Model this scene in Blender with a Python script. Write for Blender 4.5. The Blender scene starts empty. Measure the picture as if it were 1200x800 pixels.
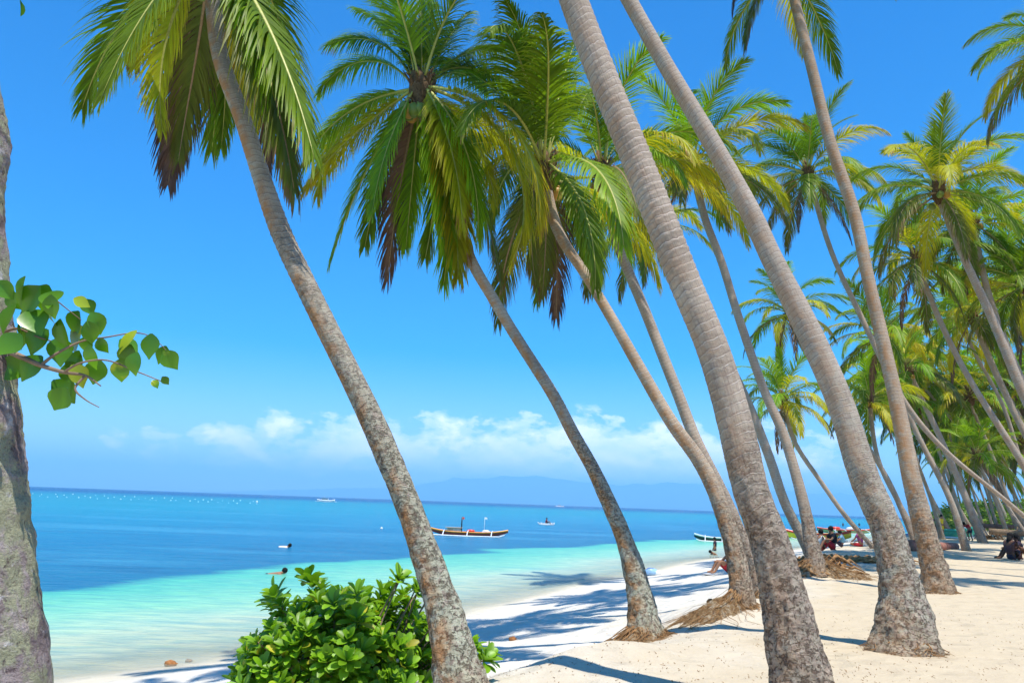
import bpy, bmesh, math, random
import numpy as np
from mathutils import Vector, Matrix, Euler, noise
R = math.radians
random.seed(11)
sc = bpy.context.scene
col = sc.collection

# ------------------------------------------------------------------ camera
FPX = 933.0
CAMZ = 2.9
PITCH, ROLL = R(11.48), R(2.06)
cam_rot = Matrix.Rotation(R(90) + PITCH, 3, 'X') @ Matrix.Rotation(ROLL, 3, 'Z')
cd = bpy.data.cameras.new('camera'); cam = bpy.data.objects.new('camera', cd); col.objects.link(cam)
cam.matrix_world = Matrix.Translation((0, 0, CAMZ)) @ cam_rot.to_4x4()
cd.sensor_width = 36; cd.lens = 36 * FPX / 1200; cd.clip_start = .05; cd.clip_end = 80000
sc.camera = cam

def ray(px, py):
    return cam_rot @ Vector(((px - 600) / FPX, -(py - 400) / FPX, -1))
def at(px, py, Y):
    d = ray(px, py)
    return Vector((0, 0, CAMZ)) + d * (Y / d.y)

# ------------------------------------------------------------------ terrain functions
SHORE = [(-3000, -3400), (-60, -70), (-25, -22), (-10.5, 5), (-6.9, 12), (-4.8, 14.6), (-1.35, 21.1), (3.4, 32), (13.9, 52),
         (34, 84), (62, 128), (98, 168), (200, 230), (700, 420), (4000, 1500)]
def shore_sd(x, y):
    """signed distance, positive inland"""
    x = np.asarray(x, float); y = np.asarray(y, float)
    best = np.full(x.shape, 1e12); sg = np.ones(x.shape)
    for (ax, ay), (bx, by) in zip(SHORE[:-1], SHORE[1:]):
        dx, dy = bx - ax, by - ay; L2 = dx * dx + dy * dy
        t = np.clip(((x - ax) * dx + (y - ay) * dy) / L2, 0, 1)
        ex, ey = x - ax - t * dx, y - ay - t * dy
        d = ex * ex + ey * ey
        s = np.where(ex * dy - ey * dx > 0, 1.0, -1.0)
        m = d < best
        best = np.where(m, d, best); sg = np.where(m, s, sg)
    return np.sqrt(best) * sg
def vnoise(x, y, seed=0):
    x = np.asarray(x, float); y = np.asarray(y, float)
    xi = np.floor(x); yi = np.floor(y); fx = x - xi; fy = y - yi
    fx = fx * fx * (3 - 2 * fx); fy = fy * fy * (3 - 2 * fy)
    def h(a, b):
        v = np.sin(a * 127.1 + b * 311.7 + seed * 74.7) * 43758.5453
        return v - np.floor(v)
    a, b, c, d = h(xi, yi), h(xi + 1, yi), h(xi, yi + 1), h(xi + 1, yi + 1)
    return (a + (b - a) * fx) * (1 - fy) + (c + (d - c) * fx) * fy - .5
PZ_S = [-4000, -60, -30, -14, -6, 0, 1.5, 4, 6.0, 7.2, 8.4, 12, 40, 100, 400, 4000]
PZ_Z = [-9, -5, -3, -1.5, -.55, 0, .2, .52, .84, 1.18, 1.47, 1.53, 1.62, 2.0, 3.2, 6]
MOUNDS = []      # (x, y, height, radius_x, radius_y, angle)
def ground(x, y):
    x = np.asarray(x, float); y = np.asarray(y, float)
    s = shore_sd(x, y)
    near = np.clip(1.5 - np.hypot(x, y - 10) / 120, 0, 1)
    s = s + near * (vnoise(x * .22, y * .22, 3) * 1.3 + vnoise(x * .9, y * .9, 9) * .35)
    z = np.interp(s, PZ_S, PZ_Z)
    land = np.clip(s / 3, 0, 1)
    z = z + land * (vnoise(x * .45, y * .45, 1) * .10 + near * (vnoise(x * 1.7, y * 1.7, 2) * .04 + vnoise(x * 4.5, y * 4.5, 5) * .022 + vnoise(x * 11, y * 11, 6) * .008))
    for mx, my, h, rx, ry, a in MOUNDS:
        c, s_ = math.cos(a), math.sin(a)
        u = ((x - mx) * c + (y - my) * s_) / rx; v = (-(x - mx) * s_ + (y - my) * c) / ry
        z = z + h * np.exp(-(u * u + v * v))
    return z
def gz(x, y):
    return float(ground(np.array([x]), np.array([y]))[0])
def hit(px, py, water=False):
    """where the sight line through a picture point meets the ground"""
    d = ray(px, py)
    if water:
        t = -CAMZ / d.z
        return Vector((0, 0, CAMZ)) + d * t
    Y = np.exp(np.linspace(math.log(2), math.log(400), 4000))
    X = d.x / d.y * Y; Z = CAMZ + d.z / d.y * Y
    k = int(np.argmax(Z - ground(X, Y) < 0))
    return Vector((X[k], Y[k], gz(X[k], Y[k])))

# ------------------------------------------------------------------ node helpers
class NT:
    def __init__(s, name, displacement=False):
        s.m = bpy.data.materials.new(name); s.m.use_nodes = True
        s.t = s.m.node_tree; s.t.nodes.clear()
        s.out = s.t.nodes.new('ShaderNodeOutputMaterial')
    def n(s, typ, **kw):
        nd = s.t.nodes.new(typ)
        for k, v in kw.items():
            if k.startswith('i_'):
                nd.inputs[k[2:].replace('_', ' ')].default_value = v
            else:
                setattr(nd, k, v)
        return nd
    def l(s, a, b): s.t.links.new(a, b)
    def math(s, op, a, b=None, c=None, clamp=False):
        nd = s.t.nodes.new('ShaderNodeMath'); nd.operation = op; nd.use_clamp = clamp
        for i, v in enumerate((a, b, c)):
            if v is None: continue
            if isinstance(v, (int, float)): nd.inputs[i].default_value = v
            else: s.l(v, nd.inputs[i])
        return nd.outputs[0]
    def ramp(s, fac, pts, interp='LINEAR'):
        nd = s.t.nodes.new('ShaderNodeValToRGB'); cr = nd.color_ramp; cr.interpolation = interp
        while len(cr.elements) < len(pts): cr.elements.new(.5)
        for e, (p, c) in zip(cr.elements, pts):
            e.position = p; e.color = (c, c, c, 1) if isinstance(c, (int, float)) else (*c, 1)
        s.l(fac, nd.inputs[0]); return nd.outputs[0]
    def mix(s, fac, a, b, blend='MIX'):
        nd = s.t.nodes.new('ShaderNodeMix'); nd.data_type = 'RGBA'; nd.blend_type = blend
        for sock, v in ((nd.inputs[0], fac), (nd.inputs[6], a), (nd.inputs[7], b)):
            if isinstance(v, (int, float)): sock.default_value = v
            elif isinstance(v, tuple): sock.default_value = (*v, 1)
            else: s.l(v, sock)
        return nd.outputs[2]
    def noise(s, vec, scale, detail=4, rough=.55, dist=0.0):
        nd = s.t.nodes.new('ShaderNodeTexNoise'); nd.inputs['Scale'].default_value = scale
        nd.inputs['Detail'].default_value = detail; nd.inputs['Roughness'].default_value = rough; nd.inputs['Distortion'].default_value = dist
        if vec is not None: s.l(vec, nd.inputs['Vector'])
        return nd.outputs['Fac']
    def mapping(s, vec, scale=(1, 1, 1), loc=(0, 0, 0)):
        nd = s.t.nodes.new('ShaderNodeMapping'); nd.inputs['Scale'].default_value = scale; nd.inputs['Location'].default_value = loc
        s.l(vec, nd.inputs['Vector']); return nd.outputs[0]
    def bump(s, h, strength, dist, normal=None):
        nd = s.t.nodes.new('ShaderNodeBump'); nd.inputs['Distance'].default_value = dist
        if isinstance(strength, (int, float)): nd.inputs['Strength'].default_value = strength
        else: s.l(strength, nd.inputs['Strength'])
        s.l(h, nd.inputs['Height'])
        if normal is not None: s.l(normal, nd.inputs['Normal'])
        return nd.outputs[0]
    def attr(s, name):
        nd = s.t.nodes.new('ShaderNodeAttribute'); nd.attribute_name = name; return nd
    def obj(s): return s.t.nodes.new('ShaderNodeTexCoord').outputs['Object']
    def pos(s): return s.t.nodes.new('ShaderNodeNewGeometry').outputs['Position']
    def rnd(s): return s.t.nodes.new('ShaderNodeObjectInfo').outputs['Random']
    def finish(s, color, rough=.7, spec=.3, normal=None, **kw):
        p = s.t.nodes.new('ShaderNodeBsdfPrincipled')
        for k, v in (('Base Color', color), ('Roughness', rough), ('Specular IOR Level', spec)):
            if isinstance(v, tuple): p.inputs[k].default_value = (*v, 1)
            elif isinstance(v, (int, float)): p.inputs[k].default_value = v
            else: s.l(v, p.inputs[k])
        for k, v in kw.items(): p.inputs[k.replace('_', ' ')].default_value = v
        if normal is not None: s.l(normal, p.inputs['Normal'])
        s.l(p.outputs[0], s.out.inputs['Surface']); s.p = p
        return s.m

def simple(name, c, rough=.6, spec=.3, var=.25, scale=30, metallic=0):
    n = NT(name); o = n.obj()
    k = n.noise(o, scale, 5)
    dark = tuple(v * (1 - var) for v in c); light = tuple(min(1, v * (1 + var * .6)) for v in c)
    cc = n.ramp(k, [(.3, dark), (.7, light)])
    return n.finish(cc, rough, spec, n.bump(k, .25, .01), Metallic=metallic)

M = {}
def leaf_mat(name, base, tip, dry=(.32, .19, .07), dry_amt=.0, trans=.46, rough=.5):
    n = NT(name)
    a = n.attr('lt').outputs['Fac']       # 0..1 along the leaflet
    fa = n.attr('ft').outputs['Fac']      # 0..1 along the frond
    lv = n.attr('lr').outputs['Fac']      # random per leaflet
    o = n.obj()
    k = n.noise(o, 3.0, 3)
    c = n.mix(n.math('MULTIPLY', a, .75), base, tip)
    hs = n.n('ShaderNodeHueSaturation'); n.l(c, hs.inputs['Color'])
    r = n.rnd()
    n.l(n.math('ADD', .485, n.math('MULTIPLY', r, .025)), hs.inputs['Hue'])
    n.l(n.math('ADD', n.math('MULTIPLY', lv, .5), n.math('ADD', .6, n.math('MULTIPLY', k, .45))), hs.inputs['Value'])
    c = hs.outputs[0]
    thr = 1.02 - dry_amt
    dm = n.math('ADD', n.math('MULTIPLY', a, .45), n.math('ADD', n.math('MULTIPLY', lv, .3), n.math('ADD', n.math('MULTIPLY', fa, .25), n.math('MULTIPLY', n.math('SUBTRACT', k, .5), .8))))
    dm = n.ramp(n.math('SUBTRACT', dm, thr - .5), [(.46, 0.), (.6, 1.)])
    c = n.mix(dm, c, dry)
    d = n.n('ShaderNodeBsdfPrincipled'); n.l(c, d.inputs['Base Color']); d.inputs['Roughness'].default_value = rough; d.inputs['Specular IOR Level'].default_value = .28
    t = n.n('ShaderNodeBsdfTranslucent')
    tc = n.mix(.5, c, (.95, 1.0, .25), 'MULTIPLY')
    n.l(tc, t.inputs['Color'])
    ms = n.n('ShaderNodeMixShader'); ms.inputs[0].default_value = trans
    n.l(d.outputs[0], ms.inputs[1]); n.l(t.outputs[0], ms.inputs[2]); n.l(ms.outputs[0], n.out.inputs['Surface'])
    return n.m
M['fresh'] = leaf_mat('frond_fresh', (.15, .30, .006), (.34, .50, .012), dry_amt=.02)
M['mature'] = leaf_mat('frond_mature', (.105, .21, .006), (.235, .335, .010), dry_amt=.12)
M['yellow'] = leaf_mat('frond_yellowing', (.42, .44, .010), (.60, .46, .015), dry=(.36, .17, .04), dry_amt=.22)
M['old'] = leaf_mat('frond_old', (.11, .17, .015), (.24, .21, .03), dry=(.26, .15, .07), dry_amt=.32)
M['dead'] = leaf_mat('frond_dead', (.20, .12, .07), (.13, .075, .055), dry=(.12, .07, .05), dry_amt=.5, trans=.15, rough=.7)
M['rachis'] = simple('frond_rib', (.42, .42, .08), .45, .4)
M['rachis_dry'] = simple('frond_rib_dry', (.30, .20, .10), .6, .3)
M['coconut'] = simple('coconut_skin', (.20, .26, .035), .4, .4, scale=6)
M['coconut_o'] = simple('coconut_skin_orange', (.50, .27, .04), .4, .4, scale=6)
M['fibre'] = simple('palm_fibre', (.16, .095, .045), .9, .1, .5, 25)
M['root'] = simple('root_fibre', (.34, .19, .085), .95, .05, .6, 12)

def rootmat():
    n = NT('matted_root'); o = n.obj(); a = n.noise(o, 9, 6, .7, .5); b = n.noise(n.mapping(o, (1, 1, .4)), 45, 5, .75, 1.5)
    c = n.ramp(a, [(.34, (.16, .085, .04)), (.5, (.40, .25, .115)), (.62, (.62, .50, .34))])
    c = n.mix(n.ramp(b, [(.36, .8), (.5, 0.)]), c, (.10, .05, .035))
    return n.finish(c, .95, .05, n.bump(n.math('ADD', a, n.math('MULTIPLY', b, .8)), 1.0, .06))
M['rootmat'] = rootmat()
def trunk_mat(name, tint=(1, 1, 1), lichen=.5, orange=.35, zl=.22):
    tint = tuple(t_ * 1.2 for t_ in tint)
    n = NT(name)
    al = n.attr('al').outputs['Fac']; ph = n.attr('ph').outputs['Fac']; o = n.obj()
    uvn = n.t.nodes.new('ShaderNodeUVMap'); uvn.uv_map = 'UVMap'; uv = uvn.outputs[0]
    big = n.noise(o, 2.2, 4, .6)
    fine = n.noise(o, 38, 5, .65)
    mid = n.noise(n.mapping(o, (1, 1, 2.2)), 11, 6, .7, .5)
    streak = n.noise(n.mapping(uv, (26, 2.2, 1)), 1, 5, .65)      # vertical cracks
    rough_b = n.ramp(mid, [(.28, tuple(a * b for a, b in zip((.14, .105, .085), tint))), (.5, tuple(a * b for a, b in zip((.29, .23, .18), tint))), (.75, tuple(a * b for a, b in zip((.42, .35, .28), tint)))])
    smooth_b = n.ramp(n.math('ADD', n.math('MULTIPLY', mid, .5), n.math('MULTIPLY', big, .5)), [(.3, tuple(a * b for a, b in zip((.235, .19, .145), tint))), (.5, tuple(a * b for a, b in zip((.355, .29, .225), tint))), (.7, tuple(a * b for a, b in zip((.46, .385, .305), tint)))])
    zone = n.ramp(n.math('ADD', n.math('MULTIPLY', al, zl), n.math('MULTIPLY', n.math('SUBTRACT', big, .5), .7)), [(.22, 0.), (.62, 1.)])
    base = n.mix(zone, rough_b, smooth_b)
    base = n.mix(n.ramp(streak, [(.36, .4), (.48, 0.)]), base, (.17, .125, .10))
    base = n.mix(n.ramp(fine, [(.3, .25), (.55, 0.)]), base, (.15, .115, .095))
    # leaf scars
    w = n.math('ADD', ph, n.math('MULTIPLY', n.noise(n.mapping(uv, (2.5, .9, 1)), 1, 3), 1.3))
    w = n.math('ADD', w, n.math('MULTIPLY', n.noise(n.mapping(uv, (12, 7, 1)), 1, 4), .22))
    fr = n.math('FRACT', w)
    upper = n.ramp(n.math('ADD', n.math('MULTIPLY', al, .5), n.math('MULTIPLY', n.math('SUBTRACT', big, .5), .6)), [(.35, .18), (.95, 1.)])
    light = n.ramp(fr, [(.0, .0), (.80, .0), (.90, 1.), (.965, .9), (1., .0)])
    dark = n.ramp(fr, [(0., 1.), (.10, .5), (.25, 0.)])
    brk = n.ramp(n.noise(n.mapping(uv, (4, 3, 1)), 1, 3), [(.40, .05), (.56, 1.)])
    lf = n.math('MULTIPLY', n.math('MULTIPLY', light, upper), n.math('MULTIPLY', brk, .9))
    base = n.mix(lf, base, (.56, .47, .38))
    base = n.mix(n.math('MULTIPLY', dark, n.math('MULTIPLY', upper, .6)), base, (.15, .11, .09))
    # lichen on the lower trunk, rust stain and painted warm sand bounce on seaward flank
    lower = n.ramp(n.math('MULTIPLY', al, .25), [(.0, 1.), (.62, .45), (1., .12)])
    lp = n.ramp(n.noise(o, 19, 6, .75, .4), [(.5 - .10 * lichen, 0.), (.57 - .08 * lichen, 1.)])
    base = n.mix(n.math('MULTIPLY', n.math('MULTIPLY', lp, lower), lichen), base, (.47, .48, .34))
    pits = n.math('MAXIMUM', n.ramp(n.noise(o, 24, 5, .7, .6), [(.38, 1.), (.47, 0.)]), n.ramp(n.noise(n.mapping(o, (1, 1, 2.6)), 15, 5, .75, 1.4), [(.37, 1.), (.43, 0.)]))
    pits = n.math('MULTIPLY', pits, n.math('SUBTRACT', 1.0, n.math('MULTIPLY', zone, .92)))
    base = n.mix(n.math('MULTIPLY', n.math('MULTIPLY', pits, lower), .75), base, (.10, .065, .05))
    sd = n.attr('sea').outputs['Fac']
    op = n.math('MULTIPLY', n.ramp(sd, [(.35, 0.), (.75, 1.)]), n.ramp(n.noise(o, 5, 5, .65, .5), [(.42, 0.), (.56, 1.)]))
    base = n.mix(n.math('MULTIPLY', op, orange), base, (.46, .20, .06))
    foot = n.ramp(al, [(.04, 1.), (.45, 0.)])
    base = n.mix(n.math('MULTIPLY', foot, .55), base, (.34, .21, .11))
    h = n.math('ADD', n.math('MULTIPLY', fine, .35), n.math('ADD', n.math('MULTIPLY', streak, .5), n.math('ADD', n.math('MULTIPLY', pits, -.8), n.math('MULTIPLY', lf, .5))))
    return n.finish(base, .9, .12, n.bump(h, n.math('SUBTRACT', 1.0, n.math('MULTIPLY', zone, .62)), .022))
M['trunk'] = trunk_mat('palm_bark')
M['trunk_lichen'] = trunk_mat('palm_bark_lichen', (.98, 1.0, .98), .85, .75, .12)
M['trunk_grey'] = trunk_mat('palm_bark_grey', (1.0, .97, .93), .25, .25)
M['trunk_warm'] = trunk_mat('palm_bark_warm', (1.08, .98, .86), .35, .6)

# ------------------------------------------------------------------ mesh helpers
def tag(o, label=None, cat=None, group=None, kind=None):
    if label: o['label'] = label
    if cat: o['category'] = cat
    if group: o['group'] = group
    if kind: o['kind'] = kind
    return o
def empty(name, loc, rz=0):
    o = bpy.data.objects.new(name, None); o.empty_display_size = .2; col.objects.link(o)
    o.location = loc; o.rotation_euler = (0, 0, rz); return o
class MB:
    def __init__(s): s.v = []; s.f = []; s.m = []; s.a = {}
    def add(s, verts, faces, mi=0):
        b = len(s.v); s.v += [tuple(v) for v in verts]; s.f += [tuple(i + b for i in f) for f in faces]; s.m += [mi] * len(faces)
        return b
    def tube(s, pts, rad, n=8, mi=0, cap=True, squash=1.0):
        pts = [Vector(p) for p in pts]; K = len(pts)
        if isinstance(rad, (int, float)): rad = [rad] * K
        t = (pts[1] - pts[0]).normalized()
        u = t.orthogonal().normalized(); vs = []
        for i in range(K):
            t2 = (pts[min(i + 1, K - 1)] - pts[max(i - 1, 0)])
            if t2.length > 1e-9: t2.normalize(); u = (u - t2 * u.dot(t2)).normalized(); t = t2
            w = t.cross(u)
            for j in range(n):
                a = 2 * math.pi * j / n
                vs.append(pts[i] + (u * math.cos(a) + w * math.sin(a) * squash) * rad[i])
        fs = [(i * n + j, i * n + (j + 1) % n, (i + 1) * n + (j + 1) % n, (i + 1) * n + j) for i in range(K - 1) for j in range(n)]
        if cap: fs += [tuple(range(n))[::-1], tuple(range((K - 1) * n, K * n))]
        s.add(vs, fs, mi)
    def box(s, c, size, rz=0, mi=0, taper=1.0):
        cx, cy, cz = c; x, y, z = (q / 2 for q in size); vs = []
        for k, dz in ((1.0, -z), (taper, z)):
            for dx, dy in ((-x, -y), (x, -y), (x, y), (-x, y)):
                dx *= k; dy *= k
                vs.append((cx + dx * math.cos(rz) - dy * math.sin(rz), cy + dx * math.sin(rz) + dy * math.cos(rz), cz + dz))
        s.add(vs, [(3, 2, 1, 0), (4, 5, 6, 7), (0, 1, 5, 4), (1, 2, 6, 5), (2, 3, 7, 6), (3, 0, 4, 7)], mi)
    def ball(s, c, r, n=10, mi=0, sc_=(1, 1, 1), wob=0, seed=0):
        vs = [Vector((0, 0, -1))]; K = n // 2
        for i in range(1, K):
            a = math.pi * i / K - math.pi / 2
            for j in range(n):
                b = 2 * math.pi * j / n
                vs.append(Vector((math.cos(a) * math.cos(b), math.cos(a) * math.sin(b), math.sin(a))))
        vs.append(Vector((0, 0, 1)))
        out = []
        for v in vs:
            k = 1 + (noise.noise(v * 1.7 + Vector((seed, 0, 0))) * wob if wob else 0)
            out.append((c[0] + v.x * r * sc_[0] * k, c[1] + v.y * r * sc_[1] * k, c[2] + v.z * r * sc_[2] * k))
        fs = [(0, 1 + (j + 1) % n, 1 + j) for j in range(n)]
        for i in range(K - 2):
            fs += [(1 + i * n + j, 1 + i * n + (j + 1) % n, 1 + (i + 1) * n + (j + 1) % n, 1 + (i + 1) * n + j) for j in range(n)]
        L = len(vs) - 1; b0 = 1 + (K - 2) * n
        fs += [(b0 + j, b0 + (j + 1) % n, L) for j in range(n)]
        s.add(out, fs, mi)
    def mesh(s, name, mats, smooth=True, attrs=None):
        me = bpy.data.meshes.new(name); me.from_pydata(s.v, [], s.f)
        if not isinstance(mats, (list, tuple)): mats = [mats]
        for m in mats: me.materials.append(m)
        me.polygons.foreach_set('material_index', s.m)
        me.polygons.foreach_set('use_smooth', [smooth] * len(s.f))
        for k, vals in (attrs or {}).items():
            at_ = me.attributes.new(k, 'FLOAT', 'POINT'); at_.data.foreach_set('value', vals)
        me.update(); return me
    def build(s, name, mats, parent=None, smooth=True, loc=None):
        return link(name, s.mesh(name, mats, smooth), parent, loc)
def link(name, me, parent=None, loc=None):
    o = bpy.data.objects.new(name, me); col.objects.link(o)
    if parent: o.parent = parent
    if loc is not None: o.location = loc
    return o
def catmull(pts, per):
    out = []; n = len(pts)
    for i in range(n - 1):
        p0, p1, p2, p3 = pts[max(i - 1, 0)], pts[i], pts[i + 1], pts[min(i + 2, n - 1)]
        for k in range(per):
            t = k / per
            out.append(.5 * ((2 * p1) + (p2 - p0) * t + (2 * p0 - 5 * p1 + 4 * p2 - p3) * t * t + (3 * p1 - p0 - 3 * p2 + p3) * t ** 3))
    out.append(pts[-1]); return out

# ------------------------------------------------------------------ palm trunk
def trunk_mesh(path, n=40, step=.014, seed=0, mat='trunk', foot=True):
    """path: list of 4-vectors (x, y, z, radius), base first, local coordinates"""
    P = catmull([Vector(p) for p in path], 14)
    # resample evenly
    d = [0]
    for a, b in zip(P[:-1], P[1:]): d.append(d[-1] + (b.to_3d() - a.to_3d()).length)
    tot = d[-1]; N = max(8, int(tot / step)); A = np.array([tuple(p) for p in P]); dd = np.array(d)
    s = np.linspace(0, tot, N + 1)
    Q = np.stack([np.interp(s, dd, A[:, k]) for k in range(4)], 1)
    if len(Q) > 20:                                     # smooth the kinks
        for _ in range(3):
            w = 9; pad = np.pad(Q, ((w, w), (0, 0)), 'edge'); ker = np.ones(2 * w + 1) / (2 * w + 1)
            Q2 = np.stack([np.convolve(pad[:, k], ker, 'valid') for k in range(4)], 1)
            Q2[:w] = Q[:w]; Q2[-w:] = Q[-w:]; Q = Q2
    rnd = random.Random(seed)
    T = np.gradient(Q[:, :3], axis=0); T /= np.linalg.norm(T, axis=1)[:, None]
    X = np.array([1., 0, 0]); U = X[None] - T * (T @ X)[:, None]; U /= np.linalg.norm(U, axis=1)[:, None]
    W = np.cross(T, U)
    # leaf scar phase: spacing varies slowly
    sp = .085 - .03 * np.clip(s / max(tot, 1), 0, 1) + .012 * np.array([noise.noise(Vector((q * .8, seed, 0))) for q in s])
    ph = np.concatenate([[0], np.cumsum(np.diff(s) / sp[1:])])
    ang = np.linspace(0, 2 * math.pi, n, endpoint=False)
    tilt = .35 * np.sin(ang + seed)[None, :] * (1 + .3 * np.sin(s * 1.3)[:, None])
    PH = ph[:, None] + tilt
    fr = PH - np.floor(PH)
    rag = np.array([[noise.fractal(Vector((math.cos(a) * 1.2 * 3, math.sin(a) * 1.2 * 3, q * 6 + seed * 9)), .8, 2.1, 4) for a in ang] for q in s[::3]])
    rag = np.stack([np.interp(s, s[::3], rag[:, j]) for j in range(n)], 1)
    low = np.clip(1.25 - s / 2.2, .035, 1)[:, None]
    bend = np.array([noise.noise(Vector((q * .6, seed * 3.1, 5))) for q in s])[:, None]
    r = Q[:, 3][:, None] * (1 + .035 * bend) * (1 + .032 * (fr ** 3) * (1.15 - low) * (1 + 1.6 * bend) + .14 * rag * low)
    if foot:
        r = r * (1 + .28 * np.exp(-s / .16)[:, None] * (1 + .45 * np.sin(ang * 5 + seed)[None, :] * .5))
    V = Q[:, None, :3] + (U[:, None, :] * np.cos(ang)[None, :, None] + W[:, None, :] * np.sin(ang)[None, :, None]) * r[:, :, None]
    verts = V.reshape(-1, 3)
    K = N + 1
    idx = np.arange(K * n).reshape(K, n); a = idx[:-1]; b = np.roll(idx, -1, 1)[:-1]; c = np.roll(idx, -1, 1)[1:]; d_ = idx[1:]
    F = np.stack([a, b, c, d_], -1).reshape(-1, 4)
    me = bpy.data.meshes.new('trunk'); me.from_pydata(verts.tolist(), [], F.tolist() + [tuple(int(q) for q in idx[-1])])
    me.materials.append(M[mat]); me.polygons.foreach_set('use_smooth', [True] * len(me.polygons))
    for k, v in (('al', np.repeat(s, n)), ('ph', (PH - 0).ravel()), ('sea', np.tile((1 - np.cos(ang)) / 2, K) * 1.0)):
        at_ = me.attributes.new(k, 'FLOAT', 'POINT'); at_.data.foreach_set('value', v.astype(float))
    # cylindrical uv (metres up, turns round); seam is broken by noise
    uvl = me.uv_layers.new(name='UVMap')
    li = np.empty(len(me.loops), np.int32); me.loops.foreach_get('vertex_index', li)
    tri = np.abs(((np.arange(n) / n) * 2) - 1)
    uvv = np.stack([np.tile(tri, K), np.repeat(s, n)], 1)
    uvl.data.foreach_set('uv', uvv[li].ravel())
    me.update()
    top = Vector(Q[-1, :3]); return me, top, Vector(T[-1])

# ------------------------------------------------------------------ frond
def frond_mesh(L, elev, droop, seed=0, mats=('mature', 'rachis'), nleaf=70, seg=4, lmax=.27, hang=.5, width=.030, twist=0., gap=0.):
    rnd = random.Random(seed)
    K = 22; P = []; p = Vector((0, 0, 0)); side = rnd.uniform(-.25, .25)
    T = []
    for i in range(K + 1):
        t = i / K
        e = R(elev - droop * t ** 1.25)
        az = side * t * t
        d = Vector((math.cos(e) * math.cos(az), math.cos(e) * math.sin(az), math.sin(e)))
        P.append(p.copy()); T.append(d); p = p + d * (L / K)
    mb = MB(); at_lt = []; at_ft = []; at_lr = []
    rad = [(.030 * (1 - i / K) ** .8 + .004) * L / 3 for i in range(K + 1)]
    mb.tube(P, rad, 5, 1, squash=.6)
    nv = len(mb.v); at_lt += [0] * nv; at_ft += [0] * nv; at_lr += [.5] * nv
    def samp(t):
        x = t * K; i = min(int(x), K - 1); f = x - i
        return P[i].lerp(P[i + 1], f), T[i].lerp(T[i + 1], f).normalized()
    down = Vector((0, 0, -1))
    tw = rnd.uniform(-.5, .5) * 1.0 + twist
    for sgn in (-1, 1):
        for q in range(nleaf):
            t = .13 + .87 * (q + rnd.uniform(-.3, .3)) / nleaf
            if gap and rnd.random() < gap: continue
            t = min(max(t, .1), .999)
            c, d = samp(t)
            S = Vector((0, 0, 1)).cross(d)
            if S.length < .15: S = Vector((0, 1, 0))
            S.normalize(); Nn = d.cross(S).normalized()
            a = tw * t; S2 = S * math.cos(a) + Nn * math.sin(a); N2 = Nn * math.cos(a) - S * math.sin(a)
            prof = min(1, .45 + (t - .1) * 3.0) * (1 - max(0, (t - .45) / .55) ** 1.7 * .68)
            ll = L * lmax * prof * rnd.uniform(.86, 1.1)
            fa = R(32 + 40 * t + rnd.uniform(-6, 6))
            dr = (S2 * sgn * math.cos(fa) + d * math.sin(fa) + N2 * (.28 - .15 * t)).normalized()
            h = hang * rnd.uniform(.7, 1.3)
            lr = rnd.random(); base = len(mb.v)
            pos = c.copy(); w0 = width * rnd.uniform(.8, 1.15) * L / 3; ds = ll / seg; fs = []
            for k in range(seg + 1):
                u = k / seg
                wd = w0 * (1 - u) ** .7 * (.75 if k == 0 else 1) + .0015
                wv = d - dr * d.dot(dr)
                if wv.length < .1: wv = N2
                wv.normalize()
                mb.v.append(tuple(pos - wv * wd)); mb.v.append(tuple(pos + wv * wd))
                at_lt += [u, u]; at_ft += [t, t]; at_lr += [lr, lr]
                if k < seg:
                    dr = (dr + down * h * (.35 + u) * (1.6 / seg) + Vector((rnd.uniform(-1, 1), rnd.uniform(-1, 1), rnd.uniform(-1, 1))) * .05).normalized()
                    pos = pos + dr * ds
                    b = base + 2 * k; fs.append((b, b + 1, b + 3, b + 2))
            mb.f += fs; mb.m += [0] * len(fs)
    return mb.mesh('frond', [M[mats[0]], M[mats[1]]], True, {'lt': at_lt, 'ft': at_ft, 'lr': at_lr})

# shared frond library: kind -> list of meshes; each is baked under gravity for its own attitude
LIB = {}
def lib(kind, hi=True):
    key = (kind, hi)
    if key in LIB: return LIB[key]
    nl, sg = (92, 4) if hi else (50, 3)
    w = .0145 if hi else .024
    specs = {
        'spear': [(2.0, 84, 12, 'fresh', 0.25), (2.1, 80, 22, 'fresh', 0.3)],
        'up':    [(3.0, 70, 70, 'fresh', .30), (3.1, 66, 85, 'fresh', .35), (2.9, 74, 60, 'mature', .35)],
        'mid':   [(3.2, 45, 85, 'fresh', .55), (3.3, 40, 100, 'mature', .65), (3.1, 50, 95, 'mature', .6), (3.2, 42, 92, 'yellow', .6)],
        'flat':  [(3.3, 18, 78, 'mature', .8), (3.2, 12, 85, 'fresh', .8), (3.2, 20, 95, 'yellow', .9)],
        'low':   [(3.1, -12, 68, 'old', 1.0), (3.0, -20, 62, 'mature', 1.0), (3.0, -8, 75, 'yellow', 1.1)],
        'hang':  [(2.8, -48, 40, 'old', 1.3), (2.7, -55, 32, 'dead', 1.5)],
    }[kind]
    out = []
    for i, (L, e, d, m, h) in enumerate(specs):
        out.append(frond_mesh(L, e, d, seed=i * 7 + len(kind) * 31, mats=(m, 'rachis_dry' if m in ('dead', 'old') else 'rachis'), nleaf=nl, seg=sg, hang=h*1.3, width=w, gap=.25 if m == 'dead' else .05, lmax=.27 if m != 'dead' else .2))
    LIB[key] = out; return out

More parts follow.
